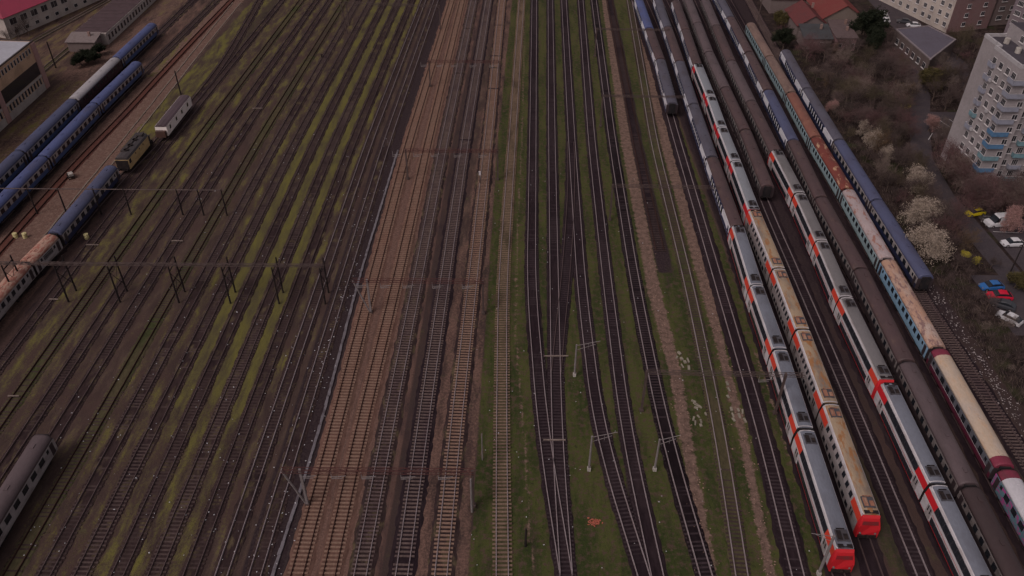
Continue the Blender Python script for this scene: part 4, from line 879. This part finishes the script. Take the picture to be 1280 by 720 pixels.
# cream block far right
A_, B_, C_, D_ = (120.5, 281), (132.0, 245.6), (146.5, 250), (135, 286)
b2 = building('apartment_block', 'cream apartment block with pinkish brown side at the top right', 'apartment block', [A_, B_, C_, D_], 24, wmat('cream', (.46, .39, .35)), TAR, .5)
off = A_; Fz = [2.2 + 2.75 * k for k in range(8)]
wall_windows(b2, A_, B_, Fz, [5, 8, 12, 15.5, 19, 22.5, 26, 29, 32.5, 35.6], 1.4, 1.4, 3, True, off, .08); 
m = MB(); d = (Vector(C_) - Vector(B_)).normalized(); n_ = Vector((d.y, -d.x)); 
sp_ = [Vector(B_) + d * .05 + n_ * .05, Vector(C_) - d * .05 + n_ * .05, Vector(C_) - d * .05 + n_ * .01, Vector(B_) + d * .05 + n_ * .01]
m.prism([(p.x - off[0], p.y - off[1]) for p in sp_], .1, 23.9); m.build('end_wall', wmat('pink_brown', (.21, .125, .125)), b2)
wall_windows(b2, B_, C_, Fz, [5.5, 11.5], 1.4, 1.3, 2, True, (off[0] - n_.x * .06, off[1] - n_.y * .06), .1)
b3 = building('apartment_block', 'brown recessed apartment wing beside the cream block', 'apartment block', [(147, 256), (148.2, 252), (163, 256), (160, 268)], 26, wmat('brown', (.22, .165, .16)), TAR, .5)
wall_windows(b3, (148.2, 252), (163, 256), [2.4 + 2.8 * k for k in range(9)], [2.5, 6.5, 10.5], 2.0, 1.3, 4, True, (147, 256), .1)
b4 = building('apartment_block', 'mauve grey apartment block with dark balcony bands behind the main block', 'apartment block', [(148, 243), (153.5, 226), (175, 233), (170, 250)], 30, wmat('mauve', (.20, .16, .18)), TAR, .5)
wall_windows(b4, (148, 243), (153.5, 226), [2.2 + 2.8 * k for k in range(10)], [2.2, 5.2, 9, 12, 15.5], 2.1, 1.4, 4, True, (148, 243))
m = MB(); 
for k in range(10): m.box((1.0 - .55 + .9, -3.8, 1.0 + 2.8 * k), (.5, 5.4, 1.0), 0, math.atan2(5.5, 17))
# flat slate building
lp = [(112.0, 211.5), (125.2, 226.3), (121.8, 237.3), (111.0, 234.3)]
b5 = building('low_building', 'low building with flat slate roof among bare trees', 'building', lp, 5, wmat('drab', (.12, .09, .085)), mat('slate_flat', (.115, .10, .125), .8, 0, (.08, .065, .075), .4, .2), .3, mat('dull_trim', (.24, .20, .21), .8))
wall_windows(b5, lp[3], lp[0], [2.6], [3, 6.5, 10, 13.5, 17, 20.5], 1.7, 1.6, 2, True, lp[0])
def house(name, label, x0, x1, y0, y1, zw, zr, wallm, roofmt, axis='y', mono=False, wins=(), over=.4):
    ox, oy = (x0 + x1) / 2, (y0 + y1) / 2; root = empty(name, (ox, oy, 0)); tag(root, label, 'house'); a, b_ = (x1 - x0) / 2, (y1 - y0) / 2
    m = MB()
    if mono: m.prism([(-a, -b_), (a, -b_), (a, b_), (-a, b_)], 0, zw)
    elif axis == 'y':
        for yy in (-b_, b_): pass
        m.loft([[(-a, yy, 0), (a, yy, 0), (a, yy, zw), (0, yy, zr - .12), (-a, yy, zw)] for yy in (b_, -b_)])
    else: m.loft([[(xx, -b_, 0), (xx, b_, 0), (xx, b_, zw), (xx, 0, zr - .12), (xx, -b_, zw)] for xx in (-a, a)])
    m.build('wall', wallm, root); m = MB(); t_ = .12; o_ = over
    if mono: m.loft([[(xx, -b_ - o_, zw - .05), (xx, -b_ - o_, zw + t_), (xx, b_ + o_, zr + t_), (xx, b_ + o_, zr - .05)] for xx in (-a - o_, a + o_)])
    elif axis == 'y':
        sl = (zr - zw) / a
        for s in (-1, 1): m.loft([[(0, yy, zr), (0, yy, zr + t_), (s * (a + o_), yy, zw - sl * o_ + t_), (s * (a + o_), yy, zw - sl * o_)] for yy in (-b_ - o_, b_ + o_)])
    else:
        sl = (zr - zw) / b_
        for s in (-1, 1): m.loft([[(xx, 0, zr), (xx, 0, zr + t_), (xx, s * (b_ + o_), zw - sl * o_ + t_), (xx, s * (b_ + o_), zw - sl * o_)] for xx in (-a - o_, a + o_)])
    m.build('roof', roofmt, root)
    for (x, z, w_, h) in wins: link('window', win_mesh(w_, h, 1 if w_ < 1.2 else 2, False), root, (x, -b_ - .01, z), 0)
    m = MB(); m.box((a * .4, b_ * .3, zr + .2), (.6, .6, 1.4)); m.build('chimney', wmat('chimney', (.25, .16, .14)), root); return root
TILE = mat('red_tile', (.17, .045, .042), .85, 0, (.16, .06, .05), .6, .5, (1, 1, 1), fine=.25); TILE2 = mat('dark_red_tile', (.13, .042, .042), .85, 0, (.1, .045, .045), .6, .5, fine=.25)
DW = wmat('drab_plaster', (.17, .13, .125)); PW = wmat('pink_plaster', (.25, .145, .15)); SLT = mat('green_slate', (.062, .062, .066), .8, 0, (.05, .04, .04), .5, .6)
house('small_house', 'small drab house with dark slate roof behind the first coaches', 84.3, 92.2, 231.5, 238, 3.1, 5.0, DW, SLT, mono=True, wins=((-1.6, 1.7, 1.0, .9), (1.6, 1.7, 1.8, .8)))
house('small_house', 'small pink walled house with two dark windows', 93.2, 99.0, 230.5, 237.5, 3.8, 4.6, PW, mat('brown_sheet', (.12, .085, .085), .8), mono=True, wins=((-1.6, 1.6, 1.0, 1.1), (2.0, 1.5, 1.0, 1.3)))
house('tiled_house', 'red tiled house with grey gable facing the tracks', 84.5, 93.5, 240, 254, 4.0, 6.8, DW, TILE2)
house('tiled_house', 'larger red tiled house right behind, with brown gable', 93.0, 105.5, 244, 262, 4.8, 8.6, wmat('brown_gable', (.18, .14, .12)), TILE)
house('tiled_house', 'far red tiled house cut by the top edge', 82, 93, 262, 280, 4.6, 8.0, DW, TILE, 'x')
house('shed', 'dark brown lean-to between the pink house and the tiled house', 94.5, 101, 238.5, 243.5, 3.0, 4.4, DW, mat('brown_sheet', (.12, .085, .085), .8), mono=True)
# factory on the left
fp = [(-121.9, 150), (-121.9, 201.3), (-150, 203), (-150, 150)]
TAN = wmat('tan_render', (.56, .37, .25), amt=.5, dirt=(.24, .16, .11)); PKF = wmat('pink_frame', (.42, .25, .23)); WG = wmat('whitewash', (.45, .39, .36))
fb = building('factory', 'factory with pale flat roof and tan wall at the left edge', 'factory', fp, 12.2, TAN, mat('pale_roof', (.37, .36, .40), .7, 0, (.28, .27, .3), .4, .15), .25, mat('dark_edge', (.06, .05, .05), .8))
off = fp[0]
m = MB(); m.box((.06, 25.6, .9), (.12, 51.2, 1.8)); m.build('plinth', WG, fb)
m = MB(); m.box((.10, 25.6, 3.9), (.2, 51.2, .5)); m.build('lower_cornice', WG, fb)
for y in (50.3, 30.0, 12.0): m = MB(); m.box((.16, y, 6.1), (.34, 1.8, 11.9)); m.build('pilaster', PKF, fb)
m = MB(); m.box((.05, 40.1, 5.9), (.12, 18.3, 3.2)); m.build('glazed_band', GLASS, fb); m = MB(); m.box((.05, 21, 5.9), (.12, 16, 3.2)); m.build('glazed_band', GLASS, fb); m = MB(); m.box((.05, 6, 5.9), (.12, 10, 3.2)); m.build('glazed_band', GLASS, fb)
wall_windows(fb, fp[0], fp[1], [2.75], [i * 1.55 + 1.6 for i in range(32)], .95, 1.7, 1, False, (off[0] - .02, off[1])); wall_windows(fb, fp[0], fp[1], [10.8], [i * 1.5 + 1.6 for i in range(32)], .8, 1.4, 1, False, (off[0] - .02, off[1]))
# red roofed building
ra, rb = (-148.5, 234.5), (-131, 285.5)
dv = (Vector(rb) - Vector(ra)).normalized(); nv = Vector((-dv.y, dv.x)) * 13
rp = [ra, rb, (rb[0] + nv.x, rb[1] + nv.y), (ra[0] + nv.x, ra[1] + nv.y)]
rbld = building('red_roofed_building', 'two storey building with raspberry red roof at the top left corner', 'building', rp, 6.4, WG, mat('raspberry_roof', (.30, .04, .075), .7, 0, (.2, .04, .06), .4, .3), 0)
m = MB(); n_ = nv.normalized(); c0 = [(-n_ * .7), (nv / 2), nv + n_ * .7]
L_ = (Vector(rb) - Vector(ra)).length
for s in range(2):
    q0, q1 = (c0[0], c0[1]) if s == 0 else (c0[2], c0[1]); z0, z1 = 6.2, 9.6
    a = [Vector((q0.x, q0.y, z0)) - Vector((dv.x, dv.y, 0)) * .6, Vector((q0.x, q0.y, z0)) + Vector((dv.x, dv.y, 0)) * (L_ + .6), Vector((q1.x, q1.y, z1)) + Vector((dv.x, dv.y, 0)) * (L_ - 5), Vector((q1.x, q1.y, z1)) + Vector((dv.x, dv.y, 0)) * 5]
    m.loft([a, [p + Vector((0, 0, .15)) for p in a]])
for sg, u0, u1 in ((0, -.6, 5), (1, L_ + .6, L_ - 5)):
    a = [Vector((c0[0].x, c0[0].y, 6.2)) + Vector((dv.x, dv.y, 0)) * u0, Vector((c0[2].x, c0[2].y, 6.2)) + Vector((dv.x, dv.y, 0)) * u0, Vector((c0[1].x, c0[1].y, 9.6)) + Vector((dv.x, dv.y, 0)) * u1]
    m.loft([a, [p + Vector((0, 0, .15)) for p in a]])
m.build('hipped_roof', MATS['raspberry_roof'], rbld)
wall_windows(rbld, ra, rb, [4.4], [3 + i * 4.0 for i in range(12)], 2.5, 1.9, 2, False, ra); wall_windows(rbld, ra, rb, [1.5], [3 + i * 4.0 for i in range(12)], 1.5, 1.1, 1, False, ra)
# long shed
sp2 = [(-118.0, 230.8), (-118.0, 275), (-127.5, 275), (-127.5, 230.8)]
sb_ = building('long_shed', 'long white walled shed with dark ribbed roof beyond the blue coaches', 'shed', sp2, 3.3, WG, mat('dark_sheet', (.085, .055, .06), .8, 0, (.05, .035, .035), .5, .5), 0)
m = MB()
for i in range(15): m.box((-4.7, 1.5 + i * 3.0, 3.46), (9.6, .18, .12))
m.build('roof_ribs', mat('rib', (.11, .08, .085), .8), sb_)
wall_windows(sb_, sp2[0], sp2[1], [1.75], [1.5 + i * 2.35 for i in range(18)], 1.35, 1.8, 1, False, sp2[0])
house('small_house', 'small grey roofed hut at the near end of the long shed', -127, -119.2, 225.2, 230, 2.8, 3.8, DW, mat('grey_sheet', (.2, .16, .155), .8), mono=True)

# ------------------------------------------------------------------ trees
BARK = mat('bark', (.11, .08, .068), .95, 0, (.06, .045, .04), .6, 1.5); 
TW = {'brown': mat('twigs_brown', (0.108, 0.076, 0.072), .95, fine=.25), 'grey': mat('twigs_grey', (0.175, 0.130, 0.112), .95, fine=.25), 'red': mat('twigs_red', (0.128, 0.068, 0.070), .95, fine=.25), 'olive': mat('twigs_olive', (0.090, 0.070, 0.046), .95, fine=.25), 'ochre': mat('twigs_ochre', (0.150, 0.098, 0.060), .95, fine=.25), 'dark': mat('twigs_dark', (0.062, 0.045, 0.042), .95, fine=.25)}
BLO = {'cream': mat('blossom_cream', (.38, .305, .25), .95, 0, (.3, .23, .17), .5, 1, fine=.3), 'pink': mat('blossom_pink', (.38, .22, .2), .95, fine=.3), 'needle': mat('needles', (.018, .022, .014), .95, 0, (.035, .038, .022), .6, .8, fine=.4), 'moss': mat('leaves_moss', (.085, .07, .028), .95, fine=.3), 'yellowb': mat('blossom_yellow', (.5, .42, .06), .95, fine=.3)}
def grow(seed, h, wd, levels=4, kids=4, leaf=0, leafs=.16, up_=.35):
    rnd = random.Random(seed); tr = MB(); cr = MB(); lf = MB()
    def rv(s): return Vector((rnd.gauss(0, s), rnd.gauss(0, s), rnd.gauss(0, s)))
    def br_(p, d, L, r, lev):
        segs = 3 if lev < 2 else 2; q = p
        for i in range(segs):
            d = (d + rv(.13) + Vector((0, 0, .05))).normalized(); n = q + d * L / segs; r1 = r * (1 - .25)
            if lev < 2: tr.tube(q, n, r, r1, n=5 if lev == 0 else 4, cap=False)
            elif lev < levels - 1: cr.tube(q, n, r, r1, n=3, cap=False)
            else:
                s_ = d.cross(Vector((rnd.random(), rnd.random(), rnd.random() + .1))).normalized() * max(.014, r); cr.quad([q - s_, q + s_, n])
            if lev < levels:
                for k in range(kids if i else max(1, kids - 2)):
                    if rnd.random() < (.85 if lev else (1 if i else .35)):
                        a = rv(1); a = (a - d * a.dot(d)).normalized(); nd = (d * rnd.uniform(.35, .8) + a * rnd.uniform(.6, 1.0) * wd + Vector((0, 0, up_ * (1 if lev < 2 else .4)))).normalized()
                        br_(q + (n - q) * rnd.uniform(.3, 1), nd, L * rnd.uniform(.5, .72), r1 * .55, lev + 1)
            if leaf and lev >= levels - 1:
                for k in range(leaf):
                    c = n + rv(.18); u = rv(1).normalized() * leafs * rnd.uniform(.5, 1.2); v = u.cross(rv(1)).normalized() * leafs * .6; lf.quad([c - u, c + v, c + u, c - v])
            q, r = n, r1
    br_(Vector((0, 0, 0)), Vector((rnd.gauss(0, .04), rnd.gauss(0, .04), 1)), h * .42, h * .022, 0)
    return tr.mesh('trunk', BARK), cr, lf
TP_ = {}
def treeproto(key, seed, h, wd, twig, leaf=0, leafm=None, levels=4, kids=4, leafs=.16):
    t_, c, l = grow(seed, h, wd, levels, kids, leaf, leafs)
    n = len(c.f); c.v += []; base_ = len(c.v); mi = 1
    if l.f:
        c.f += [tuple(i + base_ for i in f) for f in l.f]; c.m += [1] * len(l.f); c.v += l.v
    TP_[key] = (t_, c.mesh('crown', [TW[twig]] + ([BLO[leafm]] if leafm else [])), h)
for i, tw_ in enumerate(['brown', 'grey', 'brown', 'red', 'olive', 'dark', 'ochre']): treeproto('bare%d' % i, 10 + i, 9, [1.0, 1.2, .8, 1.1, 1.0, 1.2, .9][i], tw_, levels=4, kids=4)
treeproto('cream0', 31, 8, 1.3, 'grey', 2, 'cream', 4, 4, .10); treeproto('cream1', 32, 8, 1.2, 'brown', 1, 'cream', 4, 4, .12); treeproto('pink', 33, 7, 1.2, 'red', 2, 'pink', 4, 4, .1)
treeproto('ever', 35, 10, .8, 'dark', 5, 'needle', 4, 4, .17); treeproto('moss', 36, 6, 1.1, 'olive', 2, 'moss', 4, 4, .14); treeproto('yel', 37, 4, 1.1, 'olive', 3, 'yellowb', 3, 4, .16)
def tree(key, x, y, h, label, group=None, cat='tree', name='bare_tree', fat=1.0):
    t_, c, hh = TP_[key]; s = h / hh; root = empty(name, (x, y, 0), random.uniform(0, 6.28)); root.scale = (s * fat, s * fat, s); tag(root, label, cat, group)
    link('trunk', t_, root); link('crown', c, root)
def tp(px_, py_, h): return at(px_, py_, h * .55)
for (a, b_, h, key, fat, lb) in ((1170, 300, 9, 'cream0', 1.25, 'big round tree in cream blossom, nearest the car park'), (1150, 258, 8.5, 'cream0', 1.1, 'cream blossoming tree behind the biggest blossoming one'),
                              (1146, 222, 8, 'cream1', 1.05, 'pale blossoming tree, third from the front'), (1098, 172, 7, 'cream1', 1.0, 'pale blossoming bush beside the blue coaches'), (1078, 158, 5, 'cream1', 1.1, 'low pale blossoming bush near the coach joint'), (1113, 190, 6, 'cream1', .8, 'thin pale blossoming tree amid brown ones'),
                              (1042, 131, 5, 'pink', .9, 'small pink blossoming tree beside the rightmost coaches'), (1165, 150, 5.5, 'pink', 1.1, 'pink blossoming tree in the small car park'), (1250, 215, 7, 'pink', 1.0, 'reddish tree at the foot of the apartment block'), (1270, 268, 7, 'pink', 1.0, 'reddish tree right of the white van')):
    x, y = tp(a, b_, h); tree(key, x, y, h, lb, name='blossoming_tree', fat=fat)
for (a, b_, h, lb) in ((1092, 28, 13, 'tall dark evergreen beside the far street'), (1098, 46, 9, 'lower dark evergreen in front of the tall one'), (1012 - 30, 45, 8, 'dark evergreen at the first coach of the right row')):
    x, y = tp(a, b_, h); tree('ever', x, y, h, lb, name='evergreen_tree', fat=1.0)
for (a, b_, h, lb) in ((978, 20, 6, 'mossy green tree left of the tiled houses'), (1170, 95, 8, 'ochre green tree below the slate roof'), (1275, 345, 5, 'mossy bush at the right edge of the lower car park')):
    x, y = tp(a, b_, h); tree('moss', x, y, h, lb, name='mossy_tree', fat=1.1)
for (a, b_, lb) in ((1127, 133, 'yellow flowering shrub, left of two by the small car park'), (1137, 133, 'yellow flowering shrub, right of two by the small car park'), (1219, 323, 'yellow flowering shrub beside the lower road'), (1206, 318, 'yellow flowering shrub at the foot of the biggest blossoming tree')):
    x, y = at(a, b_, 1); tree('yel', x, y, 1.8, lb, name='flowering_shrub', cat='shrub', fat=1.5)
def free(x, y):
    rd = np.interp(y, [96, 135, 148, 165, 182, 200, 222], [92.2, 91.8, 91.4, 93.4, 99, 106.5, 112])
    if abs(x - rd) < 2.5: return False
    if 94 < x < 104.5 and 121 < y < 147.5: return False
    if x > 95.5 and 146 < y < 166: return False
    if 100 < x < 112 and 174 < y < 191: return False
    if 84 < x < 91 and 103 < y < 122: return False
    if 82 < x < 106 and y > 229: return False
    if x > 117.5 and y > 238 or (110 < x < 126 and 210 < y < 238): return False
    return True
ZONE = [('bare brown tree in the thicket between the yard and the flats', 'bare trees of the thicket'), ('low bare bush in the dark scrub at the lower right', 'bare bushes of the lower scrub')]
cnt = 0; pts = []
rnd = random.Random(5)
while cnt < 295:
    y = rnd.uniform(62, 246); x = 79.0 + rnd.random() ** 1.1 * (12 + max(0, (y - 110)) * .42)
    if not free(x, y) or any((x - a) ** 2 + (y - b_) ** 2 < (2.3 if y > 125 else 1.8) ** 2 for a, b_ in pts): continue
    pts.append((x, y)); cnt += 1; low = y < 125
    h = rnd.uniform(3.2, 5.6) if low else rnd.uniform(5.5, 10)
    if x < 82: h *= .65
    k = rnd.choice(['bare0', 'bare1', 'bare2', 'bare5', 'bare0', 'bare5']) if low else rnd.choice(['bare0', 'bare1', 'bare2', 'bare3', 'bare4', 'bare5', 'bare6', 'bare2', 'bare0'])
    tree(k, x, y, h, *(ZONE[1] if low else ZONE[0]), cat='bush' if low else 'tree', name='bare_bush' if low else 'bare_tree', fat=rnd.uniform(.9, 1.25))
for i in range(36):
    x, y = rnd.uniform(93.5, 108), rnd.uniform(141.5, 146.5) if i % 3 else rnd.uniform(147, 160)
    if i % 3 == 0: x = rnd.uniform(94.9, 96.3)
    tree(rnd.choice(['bare3', 'bare1', 'bare3', 'bare0']), x, y, rnd.uniform(7, 11), 'leafless reddish tree crowding the foot of the pale apartment block', 'bare trees at the foot of the block', fat=rnd.uniform(1, 1.3))
for (a, b_, h, key) in ((20, 35, 8, 'bare5'), (30, 25, 9, 'bare5'), (6, 40, 6, 'bare5')):
    x, y = tp(a, b_, h); tree(key, x, y, h, 'dark bare tree in front of the red roofed building', 'dark bare trees at the top left')
for (a, b_, h) in ((100, 72, 4.5), (108, 66, 4), (118, 70, 4), (124, 60, 4)):
    x, y = tp(a, b_, h); tree('ever', x, y, h, 'dark green bush between factory and long shed', 'dark bushes by the long shed', cat='bush', name='dark_bush', fat=1.5)
# undergrowth
m = MB(); rnd = random.Random(9)
for _ in range(26000):
    y = rnd.uniform(50, 246); x = 77.2 + rnd.random() * (14 + max(0, (y - 110)) * .42)
    if not free(x, y): continue
    h = rnd.uniform(.25, 1.1); a = rnd.uniform(0, 6.28); lx, ly = math.cos(a) * h * .9, math.sin(a) * h * .9; w2 = .03
    m.quad([(x - w2, y, .02), (x + w2, y, .02), (x + lx, y + ly, h)], rnd.choice((0, 0, 0, 1, 2)))
o = m.build('undergrowth', [TW['brown'], TW['grey'], TW['olive']]); tag(o, 'dead brush and dry stalks under the bare trees', 'undergrowth', kind='stuff')
def g3():
    while True:
        y = rnd.uniform(150, 246); x = 78 + rnd.random() * 14
        if free(x, y): return (x, y)
